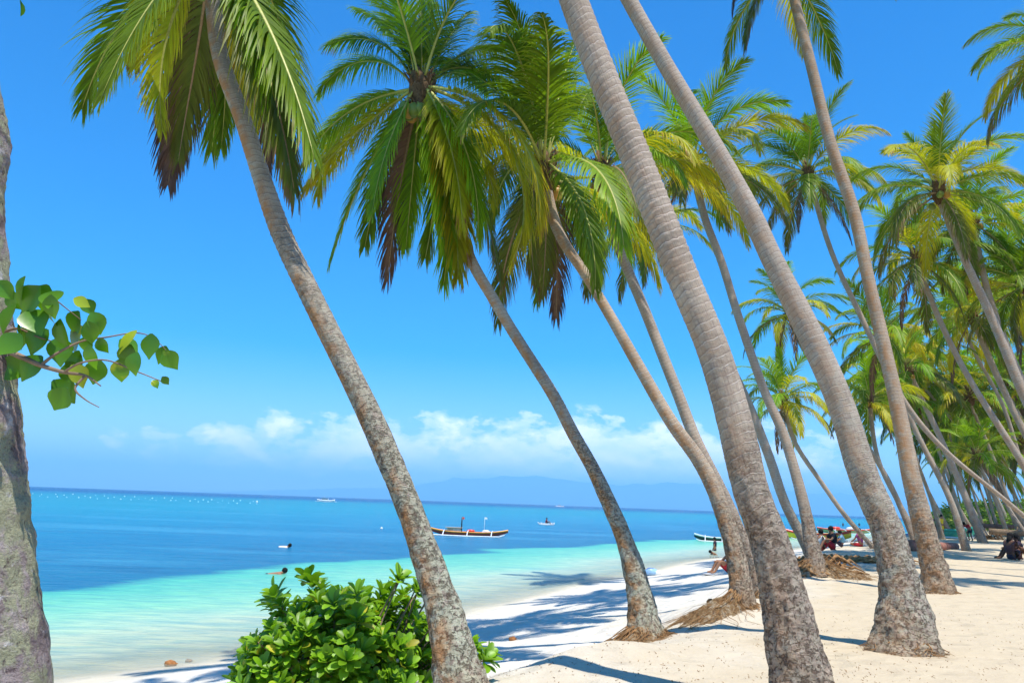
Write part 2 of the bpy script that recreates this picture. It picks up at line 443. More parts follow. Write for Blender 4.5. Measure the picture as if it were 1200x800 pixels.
def aim_frond(W, mid, tip, L0, away):
    """attitude (azimuth, elevation, droop, length) of a frond at crown W whose arch runs through two sight lines"""
    az = np.radians(np.arange(0, 360, 6))[:, None, None, None]; el_ = np.radians(np.arange(-66, 79, 6))[None, :, None, None]
    dr = np.radians(np.arange(20, 116, 12))[None, None, :, None]; L = (L0 * np.array([.8, .92, 1.04, 1.16]))[None, None, None, :]
    K = 16; x = 0; z = 0; out = []
    for i in range(K):
        e = el_ - dr * (i / K) ** 1.25; x = x + np.cos(e) * L / K; z = z + np.sin(e) * L / K
        if i == 7 or i == K - 1: out.append((x + 0 * az, z + 0 * az))
    Rm = np.array(cam_rot).T; err = 0
    for (hx, hz), (tx, ty), wgt in zip(out, (mid, tip), (1, 1)):
        P = np.stack([W.x + np.cos(az) * (hx + .1), W.y + np.sin(az) * (hx + .1), W.z - CAMZ + hz + 0 * az + .1], -1) @ Rm.T
        u = 600 + FPX * P[..., 0] / -P[..., 2]; v = 400 - FPX * P[..., 1] / -P[..., 2]
        err = err + ((u - tx) ** 2 + (v - ty) ** 2) * wgt
    err = err + (200 if away is True else -200) * -np.sin(az)
    if away == 2: err = err + 1e6 * np.clip(np.sin(az) + .55, 0, 1)      # must hang on the camera side of the trunk
    k = np.unravel_index(int(np.argmin(err)), err.shape)
    return (math.degrees(az.ravel()[k[0]]), math.degrees(el_.ravel()[k[1]]), math.degrees(dr.ravel()[k[2]]), float(L.ravel()[k[3]]))
COCO = {}
def coco_mesh(m):
    if m not in COCO:
        mb = MB(); mb.ball((0, 0, 0), .105, 12, 0, (1, 1, 1.2), .12, 3); mb.tube([(0, 0, .10), (0, 0, .15)], [.03, .015], 6)
        COCO[m] = mb.mesh('coconut', M[m])
    return COCO[m]
HEART = {}
def crown(root, top, tdir, seed, hi=True, scale=1.0, n=24, extra=(), nuts=7, skip=None, hang_n=2, az0=0., dense=1.0):
    rnd = random.Random(seed)
    key = hi
    if key not in HEART:
        mb = MB()
        mb.tube([(0, 0, -.45), (0, 0, -.2), (0, 0, .05), (0, 0, .35), (0, 0, .6)], [.11, .15, .19, .13, .03], 12)
        rr = random.Random(5)
        for i in range(26):                                  # split sheaths
            a = rr.uniform(0, 6.283); z = rr.uniform(-.35, .2)
            mb.tube([(math.cos(a) * .13, math.sin(a) * .13, z - .1), (math.cos(a) * .2, math.sin(a) * .2, z + .12), (math.cos(a) * .3, math.sin(a) * .3, z + .2 + rr.uniform(-.1, .15))], [.035, .028, .008], 4)
        HEART[key] = mb.mesh('fibre_sheath', M['fibre'])
    h = link('fibre_sheath', HEART[key], root, top); h.scale = (scale,) * 3
    h.rotation_euler = (Vector((0, 0, 1)).rotation_difference(tdir)).to_euler()
    kinds = []
    for i in range(n):
        f = i / n
        kinds.append('spear' if f < .08 else 'up' if f < .25 else 'mid' if f < .52 else 'flat' if f < .76 else 'low')
    kinds += ['hang'] * hang_n
    tilt = Vector((0, 0, 1)).lerp(tdir, .3).normalized()
    q = Vector((0, 0, 1)).rotation_difference(tilt)
    def put(me, az, s, dz, roll=0, q=q):
        o = link('frond', me, root)
        rot = q.to_matrix().to_4x4() @ Matrix.Rotation(az, 4, 'Z') @ Matrix.Rotation(roll, 4, 'X')
        off = Vector((math.cos(az) * .10 * scale, math.sin(az) * .10 * scale, dz * scale))
        o.rotation_euler = rot.to_euler(); o.location = top + q @ off; o.scale = (s,) * 3
    for i, kd in enumerate(kinds):
        az = az0 + i * 2.39996 + rnd.uniform(-.25, .25)
        if skip and skip(kd, math.degrees(az) % 360): continue
        L = lib(kd, hi); me = L[rnd.randrange(len(L))]
        put(me, az, scale * rnd.uniform(.88, 1.1), .35 - .5 * i / len(kinds), rnd.uniform(-.12, .12))
    ex = []
    for e_ in extra:
        if len(e_) == 5:
            mid_t, tip_t, L0, mat, away = e_
            a_, el2, dr2, L2 = aim_frond(root.location + top, mid_t, tip_t, L0, away)
            ex.append((a_, el2, dr2, L2, mat, 1.2 if mat in ('dead', 'old') else .85, True))
        else: ex.append((*e_, False))
    for (azd, elev, droop, L, mat, hang, aimed) in ex:
        me = frond_mesh(L, elev, droop, seed=int(azd * 3 + elev), mats=(mat, 'rachis_dry' if mat in ('dead', 'old') else 'rachis'), nleaf=100, seg=5, hang=hang*1.25, width=.0145, gap=.03)
        put(me, R(azd), 1.0 if aimed else scale, .1, 0, Vector((0, 0, 1)).rotation_difference(Vector((0, 0, 1))) if aimed else q)
    for i in range(nuts):
        a = az0 + i * 1.9 + rnd.uniform(-.4, .4)
        c = link('coconut', coco_mesh('coconut' if rnd.random() < .7 else 'coconut_o'), root, top + Vector((math.cos(a) * .24, math.sin(a) * .24, -.18 - .12 * (i % 3))) * scale)
        c.scale = (scale,) * 3; c.rotation_euler = (rnd.uniform(-.6, .6), rnd.uniform(-.6, .6), a)

def root_skirt(root, r, seed, spread=(), hfac=1.0):
    """fibrous foot of adventitious roots: many thin root tubes running down and out"""
    rnd = random.Random(seed); mb = MB(); bx, by, bz = root.location
    dirs = [(rnd.uniform(0, 6.283), rnd.uniform(.05, .22)) for _ in range(110)]
    for a, ln, nn in spread:
        dirs += [(R(a) + rnd.gauss(0, .28), rnd.uniform(.25, 1) * ln) for _ in range(int(nn * .85))]
    for a, ln in dirs:
        pts = []; z0 = rnd.uniform(.02, .12 if ln < .3 else .34) * hfac; wob = rnd.uniform(-.8, .8); k = 9; cr_ = rnd.uniform(0, 6)
        for i in range(k):
            t = i / (k - 1)
            rr = r * .92 + t * ln; aa = a + wob * t * t + .12 * math.sin(cr_ + t * 9)
            x, y = math.cos(aa) * rr, math.sin(aa) * rr
            g = gz(bx + x, by + y) - bz
            z = (z0 * (1 - t) ** 2.2) + g * 1.0 + .012 - .03 * (t ** 4) + (0.25 * hfac * ln * (1 - t) * t if ln > .6 else 0) * rnd.uniform(0, .6)
            pts.append((x, y, z))
        w = rnd.uniform(.002, .0065)
        mb.tube(pts, [w * (1.25 - t / (k - 1)) for t in range(k)], 4, 0)
    # matted mass of fibre gripping the sand under the loose roots
    NA, NR = 72, 16; vs = []
    for j in range(NR + 1):
        t = j / NR
        for i in range(NA):
            a = 2 * math.pi * i / NA; e = .10 + .05 * noise.noise(Vector((math.cos(a) * 2, math.sin(a) * 2, seed)))
            for a0, ln, nn in spread:
                dd = (a - R(a0) + math.pi) % (2 * math.pi) - math.pi
                e += ln * .62 * math.exp(-(dd / .42) ** 2) * (1 + .35 * noise.noise(Vector((a * 7, seed, 1))))
            rr = r * .8 + e * t * 1.15; x, y = math.cos(a) * rr, math.sin(a) * rr
            g = gz(bx + x, by + y) - bz; hh = min(.22, .06 + e * .20)
            nz = noise.fractal(Vector((a * 9, t * 2.5, seed)), .8, 2.1, 5) * .10 * (1 - t * .6)
            vs.append((x, y, g + hh * (1 - t) ** 1.6 * hfac + nz + .012 - .05 * t ** 3))
    fs = [(j * NA + i, j * NA + (i + 1) % NA, (j + 1) * NA + (i + 1) % NA, (j + 1) * NA + i) for j in range(NR) for i in range(NA)]
    mm = MB(); mm.add(vs, fs); mm.build('root_mat', M['rootmat'], root)
    return mb.build('root', M['root'], root)

def hero(name_label, pts, dist_shift, seed, mat='trunk', off_base=None, group='coconut palms leaning over the beach', cr=None, n=40, step=.014, base_d=None, flare=(), crown_px=None, wtop=None, skirt=True, hf=1.0):
    """pts: (px, py, width_px) from the base up; dist_shift: metres the crown stands beyond the base"""
    b = pts[0]
    B = hit(b[0], b[1]) if base_d is None else at(b[0], b[1], base_d)
    if base_d is not None: B.z = gz(B.x, B.y)
    Y0 = B.y; ytop = pts[-1][1]
    root = empty('coconut_palm', B); tag(root, name_label, 'palm tree', group)
    path = []
    for i, (px, py, w) in enumerate(pts):
        f = (b[1] - py) / (b[1] - ytop)
        Y = Y0 + dist_shift * f
        p = at(px, py, Y) if i else B.copy()
        depth = (p - Vector((0, 0, CAMZ))).dot(cam_rot @ Vector((0, 0, -1)))
        path.append((p.x - B.x, p.y - B.y, p.z - B.z - (.12 if i == 0 else 0), w * (1 if skirt else .74) * depth / FPX / 2))
    # widths were read along picture rows: turn them into widths across the leaning trunk
    for i in range(len(path)):
        a_, b_ = pts[max(i - 1, 0)], pts[min(i + 1, len(pts) - 1)]
        dx, dy = b_[0] - a_[0], b_[1] - a_[1]
        k = abs(dy) / math.hypot(dx, dy)
        if i < 2 and skirt: k = (k + 1) / 2
        path[i] = (*path[i][:3], path[i][3] * k)
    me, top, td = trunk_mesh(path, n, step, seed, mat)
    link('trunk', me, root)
    if cr is not None: crown(root, top, td, seed, **cr)
    if skirt: root_skirt(root, path[0][3] * .95, seed, flare, hf)
    return root

# mounds the big palms stand on (must exist before the bases are found)
MOUNDS += [(.95, 7.95, .16, .9, .55, .5), (2.9, 11.6, .16, 1.1, .7, .2), (7.1, 19.4, .28, 1.1, .8, 0), (3.6, 12.3, .10, .9, .8, 0), (-.2, 5.9, .12, .7, .6, 0)]

# ------------------------------------------------------------------ world, sun
SUN_EL, SUN_DIRX, SUN_DIRY = 74.0, .50, -.86    # midday sun, high behind the camera's right shoulder
w = bpy.data.worlds.new('World'); sc.world = w; w.use_nodes = True
nt = w.node_tree; nt.nodes.clear()
class WN(NT):
    def __init__(s): s.t = nt
n = WN()
wo = nt.nodes.new('ShaderNodeOutputWorld'); bg = nt.nodes.new('ShaderNodeBackground')
sky = nt.nodes.new('ShaderNodeTexSky'); sky.sky_type = 'NISHITA'; sky.sun_disc = False
sky.sun_elevation = R(SUN_EL); sky.sun_rotation = math.atan2(SUN_DIRX, SUN_DIRY) % (2 * math.pi)
sky.air_density = 1.0; sky.dust_density = .25; sky.ozone_density = 3.0; sky.altitude = 0
hs = nt.nodes.new('ShaderNodeHueSaturation'); n.l(sky.outputs[0], hs.inputs['Color']); hs.inputs['Saturation'].default_value = 1.74; hs.inputs['Value'].default_value = .88
hs.inputs['Hue'].default_value = .508
tc = nt.nodes.new('ShaderNodeTexCoord'); sep = nt.nodes.new('ShaderNodeSeparateXYZ'); n.l(tc.outputs['Generated'], sep.inputs[0])
az = n.math('ARCTAN2', sep.outputs[0], sep.outputs[1]); el = n.math('ARCSINE', sep.outputs[2])
cmb = nt.nodes.new('ShaderNodeCombineXYZ'); n.l(az, cmb.inputs[0]); n.l(n.math('MULTIPLY', el, 1.7), cmb.inputs[1])
c1 = n.noise(cmb.outputs[0], 15, 9, .58, .1)
c2 = n.noise(cmb.outputs[0], 5, 3, .5)
# band profile in elevation (radians): flat base, billowing top
band = n.ramp(el, [(.016, 0.), (.030, .9), (.060, 1.), (.098, .55), (.130, 0.)])
azr = n.ramp(n.math('ADD', n.math('MULTIPLY', az, 1.0), .5), [(.0, .15), (.18, .62), (.38, .8), (.55, 1.), (.70, 1.), (.86, .6), (1., .3)])
dens = n.math('ADD', n.math('MULTIPLY', n.math('MULTIPLY', band, azr), .62), n.math('MULTIPLY', n.math('SUBTRACT', c1, .5), 1.25))
dens = n.math('ADD', dens, n.math('MULTIPLY', n.math('SUBTRACT', c2, .5), .35))
cm = n.math('MULTIPLY', n.ramp(dens, [(.24, 0.), (.34, .5), (.47, 1.)], 'EASE'), n.ramp(band, [(.0, 0.), (.3, 1.)]))
cmb2 = nt.nodes.new('ShaderNodeCombineXYZ'); n.l(az, cmb2.inputs[0]); n.l(n.math('MULTIPLY', n.math('ADD', el, -.010), 1.7), cmb2.inputs[1])
c3 = n.noise(cmb2.outputs[0], 15, 9, .58, .1)
shade = n.math('ADD', .5, n.math('MULTIPLY', n.math('SUBTRACT', c1, c3), 2.6), clamp=True)
ccol = n.mix(shade, (6.4, 7.0, 8.8), (11.4, 9.9, 10.4))
fin = n.mix(n.math('MULTIPLY', cm, .85), hs.outputs[0], ccol)
n.l(fin, bg.inputs[0]); bg.inputs[1].default_value = .145; n.l(bg.outputs[0], wo.inputs[0])
sl = bpy.data.lights.new('sun', 'SUN'); so = bpy.data.objects.new('sun', sl); col.objects.link(so)
sl.energy = 3.7; sl.angle = R(.5); sl.color = (1.0, .955, .87)
sdv = Vector((SUN_DIRX, SUN_DIRY, 0)).normalized() * math.cos(R(SUN_EL)) + Vector((0, 0, math.sin(R(SUN_EL))))
so.rotation_euler = sdv.to_track_quat('Z', 'Y').to_euler(); so.location = (0, 0, 30)
sc.view_settings.view_transform = 'Standard'; sc.view_settings.look = 'None'; sc.view_settings.exposure = 0.82; sc.view_settings.gamma = 1
sc.cycles.max_bounces = 8; sc.cycles.transparent_max_bounces = 16; sc.cycles.diffuse_bounces = 3
sc.cycles.use_denoising = True; sc.cycles.volume_bounces = 3

# ------------------------------------------------------------------ ground and sea
def sinh_sheet(name, mat, cx, cy, a, bx, N, zf, extra=None):
    u = np.linspace(-1, 1, N); xs = cx + a * np.sinh(bx * u); ys = cy + a * np.sinh(bx * u)
    Xg, Yg = np.meshgrid(xs, ys)
    Z = zf(Xg, Yg); V = np.stack([Xg, Yg, Z], -1).reshape(-1, 3)
    idx = np.arange(N * N).reshape(N, N)
    F = np.stack([idx[:-1, :-1], idx[:-1, 1:], idx[1:, 1:], idx[1:, :-1]], -1).reshape(-1, 4)
    me = bpy.data.meshes.new(name); me.vertices.add(len(V)); me.vertices.foreach_set('co', V.ravel())
    me.loops.add(F.size); me.loops.foreach_set('vertex_index', F.ravel().astype(np.int32))
    me.polygons.add(len(F)); me.polygons.foreach_set('loop_start', np.arange(0, F.size, 4, dtype=np.int32)); me.polygons.foreach_set('loop_total', np.full(len(F), 4, np.int32))
    me.polygons.foreach_set('use_smooth', np.ones(len(F), bool))
    for k, v in (extra or {}).items():
        at_ = me.attributes.new(k, 'FLOAT', 'POINT'); at_.data.foreach_set('value', v(Xg, Yg).ravel())
    me.materials.append(mat); me.update(calc_edges=True); me.validate()
    o = link(name, me); o['kind'] = 'structure'; return o

n = NT('coral_sand'); p = n.pos(); sd = n.attr('sd').outputs['Fac']
big = n.noise(p, .35, 4); med = n.noise(p, 3.2, 5, .6); fn = n.noise(p, 40, 4, .7); gr = n.noise(p, 240, 2, .6)
c = n.mix(n.ramp(n.math('ADD', n.math('MULTIPLY', sd, .06), n.math('MULTIPLY', n.math('SUBTRACT', big, .5), .5)), [(.35, 0.), (.6, 1.)]), (.70, .66, .57), (.58, .475, .32))
c = n.mix(n.ramp(n.math('ADD', n.math('MULTIPLY', sd, .03), n.math('MULTIPLY', n.math('SUBTRACT', n.noise(p, .8, 5, .65), .5), .5)), [(.46, 0.), (.72, .9)]), c, (.34, .235, .12))
c = n.mix(n.ramp(med, [(.35, .3), (.6, 0.)]), c, (.50, .40, .28))
c = n.mix(n.ramp(fn, [(.60, 0.), (.72, .5)]), c, (.38, .27, .17))
c = n.mix(n.ramp(gr, [(.3, .3), (.5, 0.)]), c, (.45, .37, .27))
c = n.mix(n.ramp(sd, [(-.0, .7), (.9, 0.)]), c, (.60, .53, .38))     # wet edge
vor = n.n('ShaderNodeTexVoronoi'); vor.inputs['Scale'].default_value = 2.6; vor.feature = 'SMOOTH_F1'; vor.inputs['Smoothness'].default_value = .6; n.l(p, vor.inputs['Vector'])
hh = n.math('ADD', n.math('MULTIPLY', n.ramp(vor.outputs['Distance'], [(.05, 0.), (.45, 1.)]), .5), n.math('ADD', n.math('MULTIPLY', med, .7), n.math('MULTIPLY', fn, .12)))
n.finish(c, .95, .1, n.bump(hh, .9, .13)); M['sand'] = n.m
sand = sinh_sheet('sand_beach', M['sand'], 1.5, 9.5, 1.6, 8.2, 620, ground, {'sd': shore_sd})

n = NT('sea_water'); p = n.pos(); sd = n.attr('off').outputs['Fac']
sepn = n.n('ShaderNodeSeparateXYZ'); n.l(p, sepn.inputs[0])
wob = n.noise(n.mapping(p, (.05, .16, 1)), 1, 5, .55)
lg = n.math('LOGARITHM', n.math('MAXIMUM', n.math('ADD', sd, n.math('MULTIPLY', n.math('SUBTRACT', wob, .5), n.math('MULTIPLY', sd, .55))), .05), 10)   # -1.3 .. 4.5
x = n.math('MULTIPLY', n.math('ADD', lg, 1.3), 1 / 5.8)
def lp(d): return (math.log10(d) + 1.3) / 5.8
c = n.ramp(x, [(0, (.62, .57, .40)), (lp(1.5), (.50, .55, .38)), (lp(3.6), (.50, .58, .37)), (lp(7), (.25, .57, .34)), (lp(11.6), (.095, .47, .305)),
               (lp(12.6), (.012, .14, .235)), (lp(30), (.006, .155, .27)), (lp(60), (.005, .20, .30)), (lp(120), (.001, .23, .29)), (lp(300), (.0005, .21, .25)), (lp(500), (.001, .12, .22)), (lp(800), (.0005, .03, .13)), (1, (.0005, .02, .11))])
st = n.noise(n.mapping(p, (.018, .11, 1)), 1, 5, .6, .3)      # long streaks of lighter water, patches of seagrass
band = n.math('MULTIPLY', n.ramp(st, [(.50, 0.), (.62, 1.)]), n.ramp(x, [(lp(13), 0.), (lp(20), .5), (lp(300), .35), (lp(600), 0.)]))
c = n.mix(band, c, (.07, .30, .40))
st2 = n.noise(n.mapping(p, (.10, .35, 1), (7, 3, 0)), 1, 5, .65, .4)
c = n.mix(n.math('MULTIPLY', n.ramp(st2, [(.52, 0.), (.66, 1.)]), n.ramp(x, [(lp(11), .0), (lp(14), .5), (lp(90), .25), (lp(200), 0.)])), c, (.006, .07, .15))
c = n.mix(n.math('MULTIPLY', n.ramp(st2, [(.55, 0.), (.7, 1.)]), n.ramp(x, [(lp(1), 0.), (lp(4), .35), (lp(10), .3), (lp(12), 0.)])), c, (.05, .36, .36))
w1 = n.noise(n.mapping(p, (1.0, 2.6, 1)), 1.0, 6, .6, .3); w2 = n.noise(n.mapping(p, (.22, .7, 1)), 1.0, 4, .6)
hh = n.math('ADD', n.math('MULTIPLY', w1, .5), n.math('MULTIPLY', w2, 1.1))
c = n.mix(n.ramp(w1, [(.38, .75), (.60, 0.)]), c, n.mix(1, c, (.6, .78, .92), 'MULTIPLY'))
foam = n.math('MULTIPLY', n.ramp(n.math('ADD', sd, n.math('MULTIPLY', n.math('SUBTRACT', n.noise(p, 1.3, 5, .7), .5), .5)), [(.10, 0.), (.16, .8), (.24, 0.)]), n.ramp(w1, [(.40, 0.), (.6, 1.)]))
c = n.mix(foam, c, (.85, .87, .86))
alpha = n.ramp(sd, [(0, .0), (.10, .25), (.5, .62), (1., 1.)])
m_ = n.math('MULTIPLY', sd, .22)
n.finish(c, .25, .10, n.bump(hh, .9, .30))
n.l(n.ramp(m_, [(0., .05), (.12, .42), (.5, .82), (1., 1.)]), n.p.inputs['Alpha'])
M['sea'] = n.m
sea = sinh_sheet('sea', M['sea'], 0, 15, 2.4, 10.1, 520, lambda X, Y: np.zeros_like(X), {'off': lambda X, Y: -shore_sd(X, Y) - (np.clip(1.5 - np.hypot(X, Y - 10) / 120, 0, 1)) * (vnoise(X * .22, Y * .22, 3) * 1.3 + vnoise(X * .9, Y * .9, 9) * .35)})

# far hills across the strait
def hills():
    prof = [(230, 0), (330, 6), (400, 11), (470, 14), (540, 27), (600, 33), (660, 31), (720, 26), (790, 32), (850, 30), (910, 24), (1000, 26), (1080, 18), (1180, 22), (1300, 12), (1500, 8), (1800, 0)]
    D = 24000; mb = MB(); cols = 160; rows = 7; vs = []
    for i in range(cols):
        px = 230 + (1800 - 230) * i / (cols - 1)
        hpx = np.interp(px, [a for a, b in prof], [b for a, b in prof])
        hm = hpx / FPX * D * (1 + .10 * noise.noise(Vector((px * .02, 1, 0))) + .05 * noise.noise(Vector((px * .07, 3, 0))))
        X = (px - 600) / FPX * D
        for j in range(rows):
            t = j / (rows - 1)            # a ridge with a front and a back slope
            z = hm * math.sin(math.pi * t) ** .8 * (1 + .12 * noise.noise(Vector((px * .05, t * 5, 2))))
            vs.append((X, D - 1500 + 5000 * t, z - 6))
    fs = [(i * rows + j, (i + 1) * rows + j, (i + 1) * rows + j + 1, i * rows + j + 1) for i in range(cols - 1) for j in range(rows - 1)]
    mb.add(vs, fs)
    return mb.build('distant_hills', simple('forested_hills', (.05, .10, .10), .9, .1, .3, .002))
tag(hills(), kind='structure')
HAZE_D = 1.25e-4
hz = MB(); hz.box((3000, 7500, 455), (64000, 45000, 950))
hm = bpy.data.materials.new('haze_air'); hm.use_nodes = True; t = hm.node_tree; t.nodes.clear()
ho = t.nodes.new('ShaderNodeOutputMaterial'); pv = t.nodes.new('ShaderNodeVolumePrincipled')
pv.inputs['Color'].default_value = (.36, .78, 1, 1); pv.inputs['Density'].default_value = HAZE_D; pv.inputs['Anisotropy'].default_value = 0
t.links.new(pv.outputs[0], ho.inputs['Volume'])
tag(hz.build('haze', hm, smooth=False), kind='stuff')

exec_parts = True
# ------------------------------------------------------------------ the big palms
P1 = [(545, 815, 70), (534, 770, 52), (520, 716, 42), (499, 650, 35), (478, 590, 31), (456, 538, 32), (433, 485, 32), (407, 432, 30), (381, 380, 29), (353, 323, 27), (328, 270, 25), (305, 203, 22), (283, 135, 21), (258, 68, 20), (250, 0, 19), (246, -50, 18)]
hero('leftmost palm, lichened grey foot rising beside the leafy shrub, crown cut by top edge', P1, 1.0, 1, mat='trunk_lichen',
     cr=dict(n=18, az0=.5, nuts=5, hang_n=0, scale=.85, skip=lambda kd, a: kd in ('mid', 'flat', 'low', 'up') and not (70 < a < 120), extra=[
         ((150, 5), (80, 122), 2.3, 'mature', True), ((168, 5), (122, 115), 2.1, 'mature', False), ((185, -5), (155, 80), 1.8, 'yellow', True),
         ((212, 60), (206, 215), 2.4, 'dead', True), ((198, 40), (190, 150), 2.1, 'yellow', False), ((226, 60), (226, 190), 2.3, 'old', True), ((208, 50), (212, 190), 2.3, 'old', True),
         ((292, 30), (336, 222), 2.7, 'old', True), ((312, 15), (361, 188), 2.7, 'mature', False), ((285, 50), (300, 150), 2.0, 'yellow', True), ((268, 40), (264, 170), 2.1, 'mature', True),
         ((322, -20), (356, 110), 2.3, 'mature', True), ((300, 5), (326, 150), 2.2, 'fresh', False), ((298, 45), (322, 190), 2.5, 'dead', True), ((305, 30), (345, 160), 2.4, 'old', True), ((276, 10), (290, 110), 1.9, 'mature', True)]),
     skirt=True, hf=.5)
PA = [(757, 748, 50), (753, 717, 33), (745, 675, 27), (732, 632, 21), (714, 590, 20), (694, 547, 18), (670, 505, 17), (648, 462, 16), (605, 395, 15), (575, 345, 14.5), (552, 305, 14), (525, 235, 14), (505, 170, 14), (493, 110, 14)]
hero('palm with rusty root skirt spilling down the sand bank, full drooping yellow green crown', PA, 1.4, 2, mat='trunk_lichen',
     cr=dict(n=20, az0=1.2, nuts=9, hang_n=0, scale=1.02, skip=lambda kd, a: kd in ('mid', 'flat', 'low') and not (20 < a < 150), extra=[
         ((412, 165), (346, 232), 2.2, 'yellow', False), ((425, 195), (380, 320), 2.8, 'fresh', False), ((405, 130), (352, 195), 2.2, 'fresh', True), ((462, 200), (454, 358), 2.8, 'dead', True), ((440, 210), (420, 300), 2.4, 'mature', True),
         ((480, 200), (482, 305), 2.3, 'fresh', False), ((513, 150), (518, 210), 1.9, 'yellow', False), ((548, 215), (538, 345), 3.1, 'yellow', 2), ((592, 150), (610, 325), 3.4, 'yellow', False), ((588, 120), (636, 285), 3.3, 'yellow', True),
         ((570, 230), (588, 335), 3.0, 'old', True), ((515, 190), (530, 300), 2.8, 'fresh', 2), ((502, 200), (508, 310), 2.7, 'mature', 2), ((560, 180), (570, 290), 2.8, 'fresh', 2), ((530, 215), (552, 325), 3.1, 'yellow', 2), ((522, 170), (540, 262), 2.6, 'yellow', 2), ((512, 225), (520, 345), 3.1, 'fresh', 2), ((520, 60), (552, 8), 2.2, 'mature', True), ((480, 30), (438, -8), 2.4, 'fresh', True), ((535, 80), (575, 110), 2.1, 'fresh', True), ((455, 180), (435, 250), 2.2, 'fresh', False),
         ((430, 70), (365, 100), 2.2, 'fresh', True), ((440, 50), (385, 50), 2.2, 'mature', True), ((455, 40), (420, 10), 2.0, 'fresh', True), ((545, 60), (590, 60), 2.2, 'mature', True), ((500, 40), (510, -20), 2.2, 'fresh', True), ((470, 40), (455, -10), 2.2, 'fresh', True)]),
     flare=((210, 1.3, 90), (240, .8, 40), (180, .6, 30)), hf=.6)
PB = [(869, 708, 29), (869, 690, 27), (862, 650, 23), (851, 612, 21), (838, 575, 20), (818, 537, 20), (787, 495, 18), (752, 435, 16), (715, 370, 14.5), (685, 320, 14), (660, 283, 14), (645, 245, 14), (637, 200, 14)]
hero('palm on a yellow root mound with dark dense crown and brown hanging fronds', PB, 1.5, 3, mat='trunk_warm',
     cr=dict(n=16, az0=2.2, nuts=5, hang_n=0, scale=1.0, skip=lambda kd, a: kd in ('mid', 'flat', 'low') and not (20 < a < 150), extra=[
         ((622, 85), (602, -5), 3.2, 'mature', True), ((648, 95), (684, 40), 3.0, 'mature', True), ((585, 110), (545, 155), 2.8, 'mature', True), ((600, 70), (560, 40), 3.2, 'mature', True), ((650, 90), (650, 10), 3.0, 'mature', True), ((665, 110), (715, 110), 2.8, 'fresh', True),
         ((650, 275), (660, 368), 2.9, 'dead', True), ((603, 250), (592, 330), 2.6, 'old', True), ((622, 260), (625, 335), 2.5, 'old', False), ((685, 235), (700, 340), 3.0, 'mature', False), ((692, 190), (742, 285), 3.2, 'fresh', False), ((672, 240), (682, 330), 2.7, 'mature', True), ((600, 190), (565, 260), 2.6, 'mature', True), ((640, 270), (642, 350), 2.7, 'old', True)]),
     flare=((200, 1.4, 90), (225, .9, 40)), hf=.6)
PB2 = [(893, 700, 20), (886, 668, 17), (874, 640, 15.5), (854, 592, 15), (834, 552, 14.5), (815, 515, 15), (797, 468, 14), (776, 415, 13.5), (755, 362, 13), (735, 315, 12.5), (722, 280, 12), (712, 235, 12), (706, 205, 12)]
hero('slimmer palm standing just behind the root mound palm, green crown beside the thick leaning trunk', PB2, 1.8, 4, mat='trunk_grey',
     cr=dict(n=18, az0=.2, nuts=5, scale=1.0, extra=[(350, 20, 85, 2.8, 'yellow', 1.0), (300, 5, 80, 2.8, 'fresh', 1.2), (60, 60, 60, 2.9, 'mature', .5)]))
PC = [(948, 836, 84), (938, 792, 68), (924, 725, 57), (907, 650, 48), (893, 612, 45), (880, 575, 43), (868, 525, 42), (858, 482, 42), (834, 405, 40), (802, 329, 39), (771, 250, 38), (738, 167, 37), (707, 92, 36), (672, 0, 35), (625, -130, 33), (550, -320, 30), (430, -580, 27)]
hero('thickest palm trunk in front, leaning left right across the picture', PC, .9, 5, mat='trunk_grey', n=64, step=.010,
     cr=dict(n=15, az0=.9, hang_n=0, nuts=5, extra=()))
PD = [(1060, 762, 76), (1061, 742, 66), (1058, 700, 50), (1052, 675, 42), (1041, 625, 37), (1031, 600, 36), (1011, 555, 36), (984, 470, 33), (946, 385, 32), (903, 300, 28), (880, 250, 27), (834, 167, 25), (784, 83, 22), (737, 0, 20), (690, -90, 19), (630, -200, 18), (560, -330, 17)]
hero('palm with broad flared foot alone on open sand, trunk crossing up to the left', PD, 1.6, 6, mat='trunk', n=48, step=.012,
     cr=dict(n=15, az0=.3, hang_n=0, nuts=5))
PE = [(1098, 694, 37), (1099, 684, 33), (1091, 650, 27), (1078, 600, 23), (1067, 555, 21), (1057, 502, 18.5), (1046, 450, 16.5), (1031, 385, 15.5), (1017, 325, 14.5), (1001, 250, 14), (973, 167, 13), (952, 83, 12.5), (931, 0, 12), (922, -45, 12)]
hero('tall orange ringed palm farther back on the sand, its crown cut by the top edge', PE, 1.5, 7, mat='trunk_warm',
     cr=dict(n=14, az0=1.0, scale=1.0, hang_n=1, nuts=3, extra=[(190, 12, 78, 3.0, 'mature', .9), (215, 0, 80, 2.9, 'old', 1.2), (350, 5, 85, 2.9, 'mature', 1.1), (200, -25, 60, 2.6, 'dead', 1.3)]))
PF = [(957, 670, 28), (954, 655, 20), (948, 620, 15), (938, 575, 13), (917, 505, 12), (896, 459, 11), (865, 370, 10), (845, 305, 9.5), (828, 262, 9), (818, 225, 9), (812, 195, 9)]
hero('tall thin palm on the log strewn mound, round crown with yellow nuts', PF, 2.0, 8, mat='trunk_grey', n=24, step=.025, cr=dict(hi=True, n=22, az0=.4, nuts=8, scale=1.0, hang_n=2, extra=[(280, -5, 70, 2.2, 'yellow', 1.0)]), flare=((10, 1.6, 60), (330, 1.2, 50), (200, 1.0, 50)))
PF2 = [(952, 652, 16), (946, 640, 13.5), (920, 590, 12), (901, 534, 11.5), (872, 462, 11), (830, 380, 10), (800, 330, 10), (775, 290, 9.5), (762, 262, 9)]
